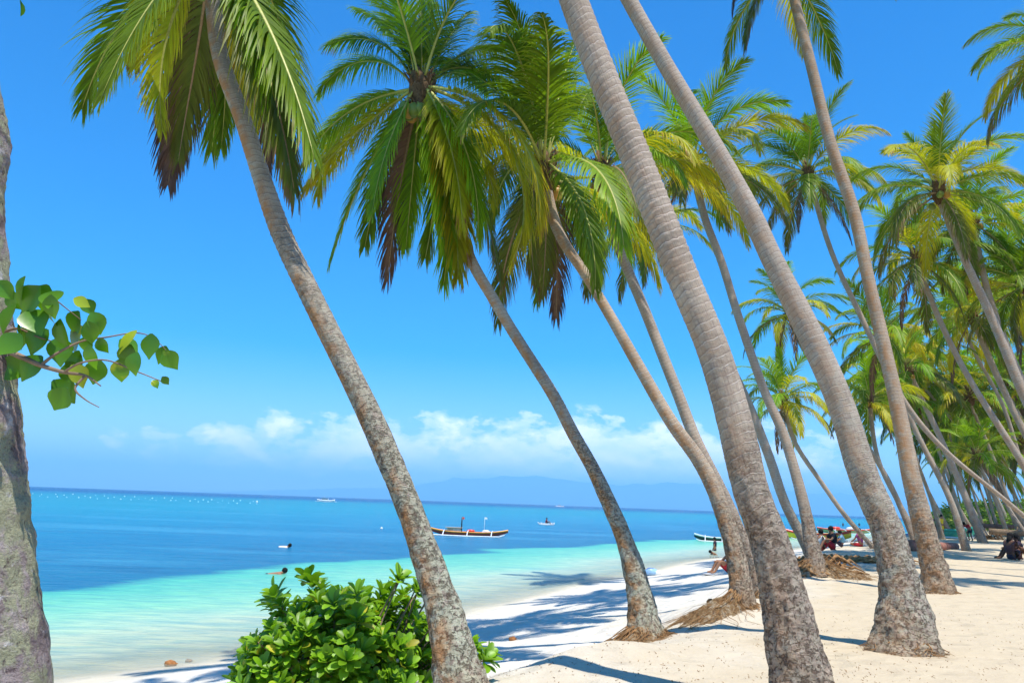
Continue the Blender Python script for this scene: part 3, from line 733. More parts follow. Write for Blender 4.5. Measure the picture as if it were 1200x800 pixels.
hero('palm behind the thick trunk showing only yellow tipped fronds beside it', PF2, 2.0, 9, mat='trunk', n=20, step=.03, cr=dict(n=20, az0=.1, nuts=4, scale=1.1, hi=False))

# ------------------------------------------------------------------ middle distance palms
def mid_palm(label, pts, base_d, shift, seed, mat='trunk_grey', scale=1.0, n=26, hi=False, extra=(), group='coconut palms along the beach behind', hang=2, nuts=4):
    return hero(label, pts, shift, seed, mat=mat, base_d=base_d, n=12, step=.08, skirt=False, group=group, cr=dict(hi=hi, n=n, az0=seed * .7, scale=scale, nuts=nuts, hang_n=hang, extra=extra))
mid_palm('palm with small round crown low over the sea horizon and a strongly bent thin trunk', [(1027, 645, 12), (1015, 632, 10), (987, 601, 9), (957, 556, 8.5), (929, 518, 7.5), (918, 470, 7)], 36, 1.5, 21, scale=1.0)
mid_palm('palm with pale crown of yellow fronds above the small bent palm', [(1075, 640, 12), (1064, 614, 10), (1040, 560, 9), (1015, 520, 8), (975, 460, 7.5), (938, 405, 7), (924, 368, 7)], 38, 2, 22, scale=1.0)
mid_palm('palm with feathery crown partly behind the orange ringed trunk', [(1080, 640, 11), (1066, 612, 9), (1043, 570, 8), (1027, 535, 7), (1019, 470, 7)], 42, 2, 23, scale=1.05)
mid_palm('palm with star shaped crown between the two long leaning trunks', [(1290, 690, 13), (1240, 640, 11), (1200, 604, 10.5), (1160, 570, 10.5), (1125, 545, 10.5), (1098, 520, 11), (1060, 474, 10), (1030, 415, 9.5), (1004, 360, 9), (975, 300, 8), (960, 250, 8), (947, 205, 8)], 24, 2, 24, scale=.95, hi=True)
mid_palm('big palm at right with tall double crown against the sky', [(1330, 700, 22), (1270, 600, 19), (1200, 465, 16), (1175, 400, 14.5), (1150, 345, 13), (1128, 300, 12), (1110, 258, 11), (1100, 225, 11)], 20, 1.5, 25, mat='trunk', scale=.92, n=26, hi=True)
mid_palm('palm crown with pale spathe just right of the big double crown', [(1300, 650, 14), (1235, 520, 12), (1190, 430, 11), (1162, 357, 10), (1150, 315, 9.5), (1141, 262, 9)], 26, 2, 26, scale=.95)
mid_palm('palm with broad crown below the big double crown', [(1290, 690, 15), (1240, 610, 14), (1200, 545, 13), (1168, 495, 11), (1136, 445, 10), (1110, 395, 9.5), (1090, 350, 9), (1074, 305, 9)], 26, 2, 27, mat='trunk', scale=1.0)
mid_palm('palm with ragged crown at the right beside a crossing trunk', [(1300, 700, 14), (1240, 580, 12), (1197, 500, 11), (1175, 455, 10.5), (1155, 410, 10), (1140, 372, 9)], 30, 2, 28, scale=1.0)
mid_palm('palm leaning sharply from the right with mid height crown', [(1152, 629, 15), (1131, 581, 11), (1115, 542, 10), (1097, 502, 9), (1079, 465, 8.5), (1064, 432, 8)], 50, 2, 29, scale=1.35)
mid_palm('dark based palm in front of the green boat', [(1133, 641, 15), (1124, 615, 11), (1113, 581, 10), (1089, 537, 9), (1062, 480, 8.5), (1045, 430, 8), (1032, 395, 8)], 37, 2, 30, mat='trunk', scale=1.15)
mid_palm('palm with low bright crown above the seated pair', [(1215, 645, 10), (1190, 610, 8), (1168, 570, 7), (1145, 535, 7)], 52, 2, 31, scale=1.15)
mid_palm('palm at the right edge with dark lower fronds', [(1400, 620, 15), (1300, 480, 13), (1240, 390, 11), (1200, 335, 10)], 26, 2, 32, scale=.95)
mid_palm('palm at the far right edge with crown half out of the picture', [(1330, 640, 12), (1260, 500, 10), (1215, 410, 9), (1195, 360, 9)], 34, 2, 33, scale=1.05)
mid_palm('tall palm outside the right edge with only frond tips in view at the top', [(1420, 700, 28), (1360, 480, 22), (1300, 280, 18), (1262, 130, 15), (1245, 55, 14)], 15, 1.2, 34, scale=.72, hi=True)

# ------------------------------------------------------------------ the grove at the right, far back
rg = random.Random(77)
PROTO = []
def grove_proto(seed, H, lean):
    rr = random.Random(seed)
    root = empty('coconut_palm', (0, 0, 0))
    path = [(0, 0, -.2, .26)]
    for i in range(1, 8):
        t = i / 7; path.append((-lean * t ** (.8 + .5 * rr.random()), rr.uniform(-.15, .15), H * t, .15 - .05 * t))
    me, top, td = trunk_mesh(path, 10, .15, seed, ('trunk', 'trunk_grey')[seed % 2], True)
    link('trunk', me, root); crown(root, top, td, seed, hi=False, scale=1.5, n=24, nuts=0, hang_n=1, az0=seed)
    return root
def copy_thing(src):
    r = src.copy(); col.objects.link(r)
    for ch in [o for o in src.children]:
        c = ch.copy(); col.objects.link(c); c.parent = r
    return r
for k, (H, ln) in enumerate([(12, 4.2), (14.5, 5.5), (10, 2.6), (12.5, 7)]):
    PROTO.append([grove_proto(50 + k, H, ln), False])
spots = []
gg = [(1100, 58, 0), (1128, 66, 2), (1152, 60, 1), (1176, 70, 0), (1205, 62, 3), (1236, 58, 1), (1262, 66, 0),
      (1110, 88, 1), (1136, 84, 3), (1160, 92, 2), (1182, 86, 0), (1206, 94, 1), (1228, 85, 3), (1250, 90, 2),
      (1125, 118, 0), (1150, 112, 1), (1168, 124, 3), (1192, 115, 2), (1216, 120, 0), (1240, 112, 1),
      (1285, 74, 3), (1300, 95, 0), (1142, 102, 2), (1214, 76, 2), (1272, 50, 1), (1246, 72, 0), (1196, 80, 3), (1310, 60, 2), (1118, 74, 2), (1140, 72, 0), (1165, 78, 2), (1188, 64, 2), (1220, 100, 2), (1132, 130, 1), (1158, 136, 0), (1184, 132, 1), (1208, 138, 0), (1176, 104, 1), (1230, 130, 1), (1148, 90, 2)]
words_ = ['palm with swaying crown', 'leaning slim palm', 'palm with short straight trunk', 'low slanting palm']
where = {0: 'at the near edge of the dense grove', 1: 'in the middle of the dense grove', 2: 'at the back of the dense grove'}
for i, (px, Y, k) in enumerate(gg):
    x = (px - 600) / FPX * Y
    src, used = PROTO[k]
    r = src if not used else copy_thing(src); PROTO[k][1] = True
    r.location = (x, Y, gz(x, Y)); r.rotation_euler = (0, 0, rg.uniform(-.6, .6)); s = rg.uniform(.85, 1.12); r.scale = (s, s, s)
    b = 0 if Y < 75 else 1 if Y < 100 else 2
    tag(r, words_[k] + ' ' + where[b], 'palm tree', words_[k] + ' ' + where[b])

#MORE#
# ------------------------------------------------------------------ leafy shrub in front
def glossy_leaf(name, base, tip, yellow=(.55, .50, .04), ya=.04, rough=.28, trans=.3):
    n = NT(name); a = n.attr('lt').outputs['Fac']; lv = n.attr('lr').outputs['Fac']; o = n.obj(); k = n.noise(o, 9, 3)
    c = n.mix(a, base, tip)
    c = n.mix(n.ramp(n.math('ADD', lv, n.math('MULTIPLY', n.math('SUBTRACT', k, .5), .25)), [(1 - ya - .01, 0.), (1 - ya + .01, 1.)]), c, yellow)
    hs = n.n('ShaderNodeHueSaturation'); n.l(c, hs.inputs['Color']); n.l(n.math('ADD', .72, n.math('MULTIPLY', n.math('FRACT', n.math('MULTIPLY', lv, 17.3)), .5)), hs.inputs['Value'])
    d = n.n('ShaderNodeBsdfPrincipled'); n.l(hs.outputs[0], d.inputs['Base Color']); d.inputs['Roughness'].default_value = rough; d.inputs['Specular IOR Level'].default_value = .5
    n.l(n.bump(k, .3, .004), d.inputs['Normal'])
    t = n.n('ShaderNodeBsdfTranslucent'); n.l(n.mix(.6, hs.outputs[0], (1, 1, .3), 'MULTIPLY'), t.inputs['Color'])
    ms = n.n('ShaderNodeMixShader'); ms.inputs[0].default_value = trans
    n.l(d.outputs[0], ms.inputs[1]); n.l(t.outputs[0], ms.inputs[2]); n.l(ms.outputs[0], n.out.inputs['Surface'])
    return n.m
M['shrub_leaf'] = glossy_leaf('shrub_leaf', (.11, .27, .010), (.25, .46, .014), ya=.03, trans=.38, rough=.42)
M['tree_leaf'] = glossy_leaf('tree_leaf', (.07, .21, .012), (.16, .37, .014), yellow=(.36, .44, .02), ya=.09, trans=.34)
M['wood'] = simple('grey_brown_wood', (.24, .17, .11), .85, .1, .4, 14)
M['stem'] = simple('green_stem', (.22, .26, .08), .7, .2, .3, 14)
M['petal'] = simple('pale_petal', (.80, .66, .72), .5, .3, .1, 30)

class Leaves(MB):
    def __init__(s): super().__init__(); s.lt = []; s.lr = []
    def leaf(s, p, d, nrm, L, W, prof=(.12, .35, .75, 1., .92, .35), curl=.35, rv=0.0, fold=.18):
        """a leaf as a small curved two-sided sheet with a folded midrib"""
        d = d.normalized(); side = d.cross(nrm).normalized(); nrm = side.cross(d).normalized()
        K = len(prof); base = len(s.v); pos = Vector(p); step = L / (K - 1)
        for k, w in enumerate(prof):
            u = k / (K - 1)
            for q in (-1, 0, 1):
                s.v.append(tuple(pos + side * (q * w * W / 2) + nrm * (abs(q) * w * W * fold)))
                s.lt.append(u); s.lr.append(rv)
            d = (d - nrm * curl / K).normalized(); nrm = side.cross(d).normalized(); pos = pos + d * step
        for k in range(K - 1):
            for q in range(2):
                a = base + 3 * k + q
                s.f.append((a, a + 1, a + 4, a + 3)); s.m.append(0)
    def done(s, name, mat, parent=None):
        return link(name, s.mesh(name, mat, True, {'lt': s.lt, 'lr': s.lr}), parent)
def rosette(lv, p, ax, rnd, size=.115, cnt=13):
    ax = ax.normalized(); u = ax.orthogonal().normalized(); w = ax.cross(u)
    for i in range(cnt):
        a = i * 2.39996 + rnd.uniform(-.2, .2); f = i / cnt
        tilt = R(22 + 66 * f + rnd.uniform(-8, 8))
        rad = u * math.cos(a) + w * math.sin(a)
        d = ax * math.cos(tilt) + rad * math.sin(tilt); nr = ax * math.sin(tilt) - rad * math.cos(tilt)
        lv.leaf(p - ax * .03 * f, d, nr, size * rnd.uniform(.75, 1.15), size * rnd.uniform(.42, .54), curl=rnd.uniform(-.1, .8), rv=rnd.random())
rb = random.Random(4)
BX, BY = -1.36, 7.05; BZ = gz(BX, BY)
bush = empty('leafy_shrub', (BX, BY, BZ))
tag(bush, 'glossy bright green leafy shrub with few yellow leaves beside the leftmost palm foot', 'shrub')
lv = Leaves(); st_ = MB(); fl = MB()
pts = []
for i in range(600):
    a = rb.uniform(0, 6.283); e = math.asin(rb.uniform(-.12, 1)); k = rb.uniform(.55, 1.0) ** .5
    ce, se = math.cos(e), math.sin(e)
    nrm_ = Vector((math.cos(a) * ce, math.sin(a) * ce, se))
    q = (abs(nrm_.x) ** 2.7 + abs(nrm_.y) ** 2.7 + abs(nrm_.z) ** 2.7) ** (-1 / 2.7)
    lump = (1.12 if rb.random() < .10 else .97) + .26 * noise.noise(nrm_ * 2.3 + Vector((3.3, 0, 0))) + .06 * rb.uniform(-1, 1)
    pt = Vector((nrm_.x * .84, nrm_.y * .74, nrm_.z * .93)) * q * k * lump
    pt.z = max(pt.z + .02, .04)
    pts.append((pt, (nrm_ + Vector((0, 0, .55)) + Vector((rb.uniform(-.35, .35), rb.uniform(-.35, .35), 0)))))
for px, py, Y in ((486, 690, 6.9), (500, 672 + 25, 7.1), (556, 757, 6.9), (566, 770, 7.0), (470, 683, 6.8), (508, 735, 6.8), (500, 750, 7.0), (515, 765, 6.9)):
    w_ = at(px, py, Y) - bush.location
    for k in range(2): pts.append((w_ + Vector((rb.uniform(-.04, .04), rb.uniform(-.1, .1), rb.uniform(-.04, .04))), Vector((rb.uniform(-.2, .8), rb.uniform(-.6, .2), 1))))
for i, (pt, ax) in enumerate(pts):
    rosette(lv, pt, ax, rb, size=rb.uniform(.09, .155), cnt=rb.randint(9, 14))
    if i % 3 == 0 or i >= 600:
        b0 = Vector((rb.uniform(-.25, .25), rb.uniform(-.25, .25), 0)); mid_ = b0.lerp(pt, .5) + Vector((rb.uniform(-.08, .08), rb.uniform(-.08, .08), -.08))
        st_.tube([b0, mid_, pt], [.014, .010, .006], 5)
    if rb.random() < .05:
        fl.ball(pt + ax.normalized() * .03, .018, 6)
lv.done('foliage', M['shrub_leaf'], bush); st_.build('stem', M['wood'], bush); fl.build('flower', M['petal'], bush)

# ------------------------------------------------------------------ tree at the left edge
def bark_mat():
    n = NT('mottled_bark'); o = n.obj()
    a = n.noise(o, 5, 6, .65, .6); b = n.noise(o, 17, 6, .7, .5); f = n.noise(o, 60, 4, .7)
    c = n.ramp(a, [(.3, (.10, .075, .075)), (.45, (.27, .21, .20)), (.6, (.44, .37, .34)), (.75, (.20, .155, .14))])
    c = n.mix(n.ramp(n.noise(n.mapping(o, (1, 1, .7), (4, 2, 1)), 6, 6, .7, .4), [(.44, 0.), (.53, .9)]), c, (.36, .36, .22))
    c = n.mix(n.ramp(b, [(.33, 1.), (.42, 0.)]), c, (.09, .06, .06))
    c = n.mix(n.ramp(n.noise(n.mapping(o, (1, 1, 1), (1, 9, 5)), 8, 5, .7), [(.60, 0.), (.68, .8)]), c, (.62, .58, .56))
    c = n.mix(n.ramp(f, [(.3, .5), (.5, 0.)]), c, (.10, .08, .07))
    return n.finish(c, .95, .1, n.bump(n.math('ADD', n.math('MULTIPLY', b, 1.2), n.math('MULTIPLY', f, .6)), 1.0, .03))
M['bark'] = bark_mat()
TY = 3.6
ctr = [(-12, 960, 66), (-18, 800, 64), (-28, 700, 62), (-36, 600, 60), (-40, 520, 58), (-47, 400, 56), (-50, 320, 55), (-53, 220, 53), (-47, 165, 55), (-53, 120, 53), (-72, 0, 52), (-95, -250, 48), (-90, -600, 40), (-130, -1000, 28)]
b0 = at(-10, 930, TY); tb = Vector((b0.x, b0.y, gz(b0.x, b0.y)))
ltree = empty('broadleaf_tree', tb); tag(ltree, 'mottled lichen covered tree trunk at the left edge with a leafy twig reaching right', 'tree')
cp = []
for px, py, w_ in ctr:
    p_ = at(px, py, TY) - tb; cp.append(Vector((*p_, w_ * TY / FPX)))
cp[0].z = -.15; cp[0].w = .34
P = catmull(cp, 26); mb = MB(); nn_ = 40
mb.tube([q.to_3d() for q in P], [q.w for q in P], nn_)
out = []
for i, v in enumerate(mb.v):
    q = P[min(i // nn_, len(P) - 1)]; vv = Vector(v); rr = (vv - q.to_3d())
    k = 1 + .055 * noise.fractal(vv * 3.2, .8, 2.1, 5) + .05 * noise.fractal(vv * 11, .8, 2.1, 4) - .10 * max(0, noise.noise(Vector((vv.x * 3, vv.y * 3, vv.z * 9)))-.15)
    out.append(tuple(q.to_3d() + rr * k))
mb.v = out
mb.build('trunk', M['bark'], ltree)
br = MB()
bpts = [[(-5, 405, 3.6, .016), (25, 418, 3.5, .014), (48, 428, 3.45, .011), (75, 436, 3.45, .008), (100, 440, 3.45, .006), (118, 452, 3.4, .003)],
        [(48, 428, 3.45, .008), (65, 415, 3.45, .006), (95, 400, 3.5, .0045), (125, 395, 3.5, .0035), (160, 390, 3.55, .003), (182, 398, 3.55, .002), (205, 422, 3.55, .0015)],
        [(75, 436, 3.45, .006), (95, 425, 3.4, .0045), (125, 422, 3.4, .0035), (160, 435, 3.4, .003), (190, 447, 3.4, .002)],
        [(100, 440, 3.45, .006), (88, 455, 3.42, .005), (100, 468, 3.4, .003), (116, 477, 3.4, .002)],
        [(0, 372, 3.6, .009), (25, 345, 3.55, .006), (50, 338, 3.5, .0045), (70, 355, 3.5, .003), (95, 375, 3.5, .002)],
        [(0, 392, 3.6, .008), (20, 385, 3.55, .006), (45, 395, 3.5, .004), (62, 400, 3.5, .003)]]
for seg_ in bpts:
    c4 = catmull([Vector((*(at(a, b, c) - tb), d)) for a, b, c, d in seg_], 6)
    br.tube([q.to_3d() for q in c4], [q.w for q in c4], 6)
brc = br.build('branch', M['wood'], ltree)
rl = random.Random(8); lv = Leaves()
spots_ = [(22, 340, 30), (12, 352, 28), (34, 352, 34), (20, 378, 36), (48, 352, 34), (60, 350, 36), (56, 372, 34), (30, 392, 40), (44, 400, 34), (12, 404, 34), (16, 432, 36), (34, 430, 34), (6, 372, 36), (6, 340, 30),
          (96, 354, 18), (104, 360, 18), (84, 380, 34), (74, 392, 34), (114, 378, 28), (106, 390, 24), (82, 398, 36), (70, 412, 30), (84, 428, 34), (104, 420, 30), (92, 440, 26), (112, 436, 30), (78, 458, 34), (70, 468, 30), (80, 436, 24),
          (146, 398, 30), (152, 408, 30), (140, 436, 30), (156, 426, 28), (150, 418, 26), (176, 406, 28), (190, 416, 20), (200, 422, 22), (182, 449, 12), (194, 446, 12), (60, 360, 30), (40, 375, 36), (100, 405, 24), (120, 405, 20)]
for px, py, sz in spots_:
    Yd = 3.5 + rl.uniform(-.16, .12)
    L = sz * Yd / FPX * rl.uniform(1.0, 1.25)
    d = Vector((rl.uniform(-.6, .8), rl.uniform(-.35, .35), -1 + rl.uniform(-.1, .8)))
    nr = Vector((rl.uniform(-.6, .6), -1, rl.uniform(-.1, .9)))
    c_ = at(px, py, Yd) - tb - d.normalized() * L * .5
    lv = Leaves(); lv.leaf(c_, d, nr, L, L * rl.uniform(.66, .86), prof=(.12, .62, .92, 1., .9, .62, .3, .04), curl=rl.uniform(-.2, 1.1), rv=rl.random(), fold=rl.uniform(.02, .26))
    lv.done('leaf', M['tree_leaf'], brc)
lv = Leaves()
# limbs and crown above and to the left, out of the picture
lb = MB(); lv = Leaves(); topv = P[-1].to_3d()
for i in range(9):
    a = rl.uniform(1.6, 4.6); s0 = P[int(len(P) * rl.uniform(.78, .98))].to_3d(); e = s0 + Vector((math.cos(a) * rl.uniform(1.2, 2.4), math.sin(a) * 1.6, rl.uniform(.3, 1.4)))
    m_ = s0.lerp(e, .5) + Vector((0, 0, .3)); lb.tube([s0, m_, e], [.07, .045, .02], 7)
    for k in range(170):
        q = e + Vector((rl.gauss(0, .5), rl.gauss(0, .5), rl.gauss(0, .32)))
        lv.leaf(q, Vector((rl.uniform(-1, 1), rl.uniform(-1, 1), rl.uniform(-1, .2))), Vector((rl.uniform(-.5, .5), rl.uniform(-.5, .5), 1)), .13, .10, prof=(.15, .9, 1., .7, .06), rv=rl.random())
lb.build('limb', M['bark'], ltree); lv.done('crown', M['tree_leaf'], ltree)

# ------------------------------------------------------------------ bushes and hedge at the far right
M['bush_leaf'] = glossy_leaf('bush_leaf', (.10, .21, .015), (.20, .34, .02), ya=.06, rough=.5)
def far_bush_mesh(seed, cnt=2600):
    rr = random.Random(seed); lv = Leaves()
    lobes = [(Vector((rr.uniform(-1, 1), rr.uniform(-.6, .6), rr.uniform(.2, .75))), rr.uniform(.35, .6)) for _ in range(9)]
    for i in range(cnt):
        c_, r_ = lobes[i % 9]
        dv = Vector((rr.gauss(0, 1), rr.gauss(0, 1), rr.gauss(0, 1))).normalized()
        p_ = c_ + dv * r_ * rr.uniform(.6, 1.05)
        if p_.z < 0: p_.z = -p_.z * .5
        lv.leaf(p_, dv + Vector((rr.uniform(-1, 1), rr.uniform(-1, 1), rr.uniform(-.6, .6))), Vector((rr.uniform(-1, 1), rr.uniform(-1, 1), 1)), rr.uniform(.09, .16), rr.uniform(.05, .08), prof=(.2, 1., .2), rv=rr.random())
    return lv.mesh('foliage', [M['bush_leaf']], True, {'lt': lv.lt, 'lr': lv.lr})
fb = [far_bush_mesh(s_) for s_ in (1, 2, 3)]
tw_ = MB()
for a in range(7): tw_.tube([(0, 0, -.1), (math.cos(a * .9) * .3, math.sin(a * .9) * .3, .35), (math.cos(a * .9) * .7, math.sin(a * .9) * .5, .7)], [.035, .025, .01], 5)
twm = tw_.mesh('stem', M['wood'])
BL = [(1108, 150, 5.6, 'rounded green shrub at the seaward tip of the headland'), (1124, 140, 6.0, 'taller green shrub next to the headland tip'), (1142, 128, 5.8, 'bushy green shrub behind the green boat'),
      (1093, 165, 4.0, 'lowest dark shrub farthest out on the headland'), (1160, 112, 4.0, 'green shrub seen between slanting trunks'), (1178, 100, 3.6, 'yellowish shrub above the brown bank'), (1196, 90, 3.4, 'bright shrub above the crouching pair'),
      (1222, 84, 3.8, 'shrub just outside the right edge'), (1150, 150, 6.0, 'big dark shrub behind the grove'), (1176, 135, 6.0, 'tall shrub in the shade of the grove'), (1205, 125, 6.6, 'widest shrub at the back of the grove'), (1240, 115, 6.5, 'tall shrub beyond the right edge of the grove'), (1275, 100, 6.0, 'rightmost tall shrub behind the grove')]
for i, (px, Y, s_, lab) in enumerate(BL):
    x = (px - 600) / FPX * Y
    r = empty('shrub', (x, Y, gz(x, Y) - .05), i * 1.3); r.scale = (s_ * .85, s_ * .85, s_ * .68)
    tag(r, lab, 'shrub', 'shrubs behind the palms'); link('foliage', fb[i % 3], r); link('stem', twm, r)

# ------------------------------------------------------------------ paints
def paint(name, c, rough=.35): 
    M[name] = simple(name, c, rough, .5, .18, 5); return M[name]
for nm, c in dict(p_red=(.74, .055, .02), p_orange=(.92, .36, .03), p_yellow=(.95, .62, .02), p_white=(.80, .80, .78), p_blue=(.03, .12, .50), p_cream=(.72, .62, .38), p_black=(.02, .02, .025), p_teal=(.03, .42, .30), p_lightblue=(.30, .50, .70), p_brown=(.20, .09, .045), p_green=(.02, .30, .12), p_grey=(.35, .36, .38), p_tan=(.58, .40, .22)).items(): paint(nm, c)
for nm, c in dict(skin=(.34, .17, .095), skin_dark=(.16, .075, .045), hair=(.012, .010, .009), c_black=(.02, .02, .025), c_red=(.45, .02, .03), c_white=(.75, .70, .62), c_blue=(.16, .36, .48), c_yellow=(.85, .62, .03), c_purple=(.28, .07, .20), c_brown=(.10, .05, .05), c_dark=(.04, .03, .05)).items(): M[nm] = simple(nm, c, .8, .2, .2, 20)
del nm, c

def loft_hull(L, B, H, sheer=.35, K=26, keel=.15, inner=True):
    """double ended outrigger hull: pointed, upswept ends; x along, z=0 at the waterline"""
    vs = []; fs = []; prof = [(-1, 1), (-.92, .55), (-.62, .12), (0, -.12), (.62, .12), (.92, .55), (1, 1)]
    if inner: prof += [(.86, .97), (.55, .35), (0, .22), (-.55, .35), (-.86, .97)]
    n_ = len(prof)
    for i in range(K + 1):
        t = i / K * 2 - 1; wd = max(.02, (1 - abs(t) ** 2.6)) * B / 2; sh = sheer * abs(t) ** 3; kl = keel * abs(t) ** 4 * 2
        for a, b in prof: vs.append((t * L / 2, a * wd, b * H + sh * (1 if b > .3 else .4) + kl * (b < .3)))
    for i in range(K):
        for j in range(n_):
            a, b = i * n_ + j, i * n_ + (j + 1) % n_
            fs.append((a, b, b + n_, a + n_))
    fs += [tuple(range(n_))[::-1], tuple(range(K * n_, K * n_ + n_))]
    return vs, fs
def strip(L, B, z0, z1, H, sheer, mat, K=26):
    mb = MB()
    for s_ in (-1, 1):
        vs = []
        for i in range(K + 1):
            t = i / K * 2 - 1; wd = max(.02, (1 - abs(t) ** 2.6)) * B / 2 + .012
            for z in (z0, z1): 
                for off in (0, .02): vs.append((t * L / 2, s_ * (wd * (.96 if z < z1 else 1.0) + off), z * H + sheer * abs(t) ** 3 * (.4 + .6 * z)))
        fs = []
        for i in range(K):
            a = i * 4
            fs += [(a, a + 4, a + 6, a + 2), (a + 1, a + 3, a + 7, a + 5), (a + 2, a + 6, a + 7, a + 3), (a, a + 1, a + 5, a + 4)]
        mb.add(vs, fs)
    return mb
def outrigger(label, p, rz, L=7, B=.9, H=.55, sheer=.45, hull='p_red', rim='p_orange', floatc='p_white', span=2.3, arms=3, cabin=None, masts=(), deck=None, cat='outrigger boat', group=None, cargo=()):
    r = empty('outrigger_boat', p, rz); tag(r, label, cat, group)
    vs, fs = loft_hull(L, B, H, sheer); mb = MB(); mb.add(vs, fs); mb.build('hull', M[hull], r)
    strip(L * .995, B, .72, 1.02, H, sheer, rim).build('gunwale', M[rim], r)
    if deck:
        d = MB(); d.box((0, 0, H * .86), (L * .55, B * .8, .04)); d.build('deck', M[deck], r)
    for s_ in (-1, 1):
        f = MB(); f.tube([(-L * .46, s_ * span, .22), (-L * .40, s_ * span, .06), (0, s_ * span, .03), (L * .40, s_ * span, .06), (L * .47, s_ * span, .25)], [.03, .06, .07, .06, .03], 8)
        f.build('outrigger_float', M[floatc], r)
    for i in range(arms):
        x = (-.30 + .60 * i / max(arms - 1, 1)) * L; a = MB(); pts_ = []
        for k in range(17):
            t = k / 16 * 2 - 1; pts_.append((x, t * span, .06 + (H * 1.15) * (1 - abs(t) ** 3)))
        a.tube(pts_, .05, 7); a.build('outrigger_arm', M[floatc], r)
    if cabin:
        cx, cl, chh = cabin; c_ = MB(); c_.box((cx, 0, H + chh / 2), (cl, B * .8, chh), taper=.9); cb = c_.build('cabin', M['p_cream'], r, False)
        rf = MB(); rf.box((cx, 0, H + chh + .03), (cl * 1.15, B * .95, .05)); rf.box((cx - cl * .2, 0, H + chh * .55), (cl * .3, B * .82, chh * .5)); rf.build('roof', M['p_tan'], cb, False)
    for (mx, mh, mr, fc) in masts:
        m_ = MB(); m_.tube([(mx, 0, H * .3), (mx + .02, 0, H + mh)], [mr, mr * .7], 7); mo = m_.build('mast', M['p_black' if mr > .04 else 'p_white'], r)
        if fc:
            fgm = MB(); fgm.add([(mx, .0, H + mh), (mx + .22, .05, H + mh - .02), (mx + .24, .02, H + mh - .2), (mx, 0, H + mh - .17), (mx, .012, H + mh), (mx + .22, .062, H + mh - .02), (mx + .24, .032, H + mh - .2), (mx, .012, H + mh - .17)], [(0, 1, 2, 3), (7, 6, 5, 4), (0, 4, 5, 1), (1, 5, 6, 2), (2, 6, 7, 3)])
            fgm.build('flag', M[fc], mo, False)
    for (cx, cm, sz) in cargo:
        c_ = MB(); c_.ball((cx, 0, H + sz * .3), sz, 9, 0, (1.6, .9, .6), .4, cx); c_.build('cargo', M[cm], r)
    return r
def wpt(px, py): return hit(px, py, True)
outrigger('long red and orange outrigger boat with dark mast anchored off the beach', wpt(549, 627.5), R(-2), L=6.9, B=.8, H=.34, sheer=.30, hull='p_red', rim='p_orange', span=1.9, arms=3, cabin=(-1.3, 1.3, .30), masts=((-.65, 1.25, .07, 'p_red'), (1.35, 1.3, .02, 'p_white')), deck='p_white', cargo=((.2, 'p_red', .25), (1.5, 'p_white', .25)))
outrigger('black and white outrigger boat with pale cabin half hidden by the root mound palm', wpt(846, 634.5), R(-14), L=5.2, B=.7, H=.42, sheer=.3, hull='p_black', rim='p_white', span=1.5, arms=3, deck='p_white', cabin=(.8, 1.0, .45))
outrigger('dark green canoe end showing between the two trunks', wpt(878, 634), R(-6), L=3.2, B=.6, H=.5, sheer=.2, hull='p_green', rim='p_green', span=1.0, arms=2)
outrigger('red and yellow painted boat behind the people seated on the sand', wpt(957, 632), R(-4), L=8.0, B=1.2, H=.75, sheer=.5, hull='p_yellow', rim='p_red', span=2.6, arms=3, deck='p_white', masts=((2.2, .6, .03, None),))
outrigger('faded pinkish boat with white floats farther out behind the yellow one', wpt(990, 624.5), R(4), L=9.5, B=1.2, H=.6, sheer=.3, hull='p_tan', rim='p_red', span=3.2, arms=4, deck='p_white', cargo=((-1.5, 'p_red', .5), (1, 'p_white', .5)))
outrigger('white boat with blue line moored behind the orange ringed trunk', wpt(1062, 630), R(-12), L=6.5, B=1.2, H=.6, sheer=.3, hull='p_white', rim='p_blue', span=2.2, arms=3, deck='p_white')
g = hit(1110, 640); g = at(1112, 636, 62); g.z = max(gz(g.x, g.y), .05)
outrigger('teal green boat with dark red bow pulled up on the shore', g, R(-8), L=3.8, B=.9, H=.62, sheer=.3, hull='p_teal', rim='p_teal', span=1.5, arms=2, deck='p_white', cargo=((-1.4, 'p_red', .3),))
outrigger('tiny paddle outrigger with a red clad rower out in the blue water', wpt(640, 614.5), R(3), L=2.5, B=.4, H=.2, sheer=.1, hull='p_white', rim='p_white', span=.8, arms=2, cat='canoe')
def cabin_boat(label, p, rz, L):
    r = empty('tour_boat', p, rz); tag(r, label, 'boat')
    vs, fs = loft_hull(L, L * .16, L * .09, L * .05); mb = MB(); mb.add(vs, fs); mb.build('hull', M['p_white'], r)
    c_ = MB(); c_.box((-.05 * L, 0, L * .14), (L * .42, L * .14, L * .10), taper=.85); cb = c_.build('cabin', M['p_white'], r, False)
    w_ = MB()
    for s_ in (-1, 1): w_.box((-.05 * L, s_ * L * .069, L * .15), (L * .34, .03, L * .035))
    w_.build('window', M['p_black'], cb, False)
    c2 = MB(); c2.box((-.05 * L, 0, L * .215), (L * .46, L * .16, L * .012)); c2.tube([(-.1 * L, 0, L * .21), (-.1 * L, 0, L * .33)], L * .004, 6); c2.build('roof', M['p_white'], r, False)
    for s_ in (-1, 1):
        f = MB(); f.tube([(-L * .5, s_ * L * .28, .25), (0, s_ * L * .28, .06), (L * .5, s_ * L * .28, .25)], L * .010, 7); f.build('outrigger_float', M['p_white'], r)
    for x in (-.25, .1, .3):
        a = MB(); a.tube([(x * L, -.28 * L, .1), (x * L, -.1 * L, L * .09), (x * L, .1 * L, L * .09), (x * L, .28 * L, .1)], L * .007, 6); a.build('outrigger_arm', M['p_white'], r)
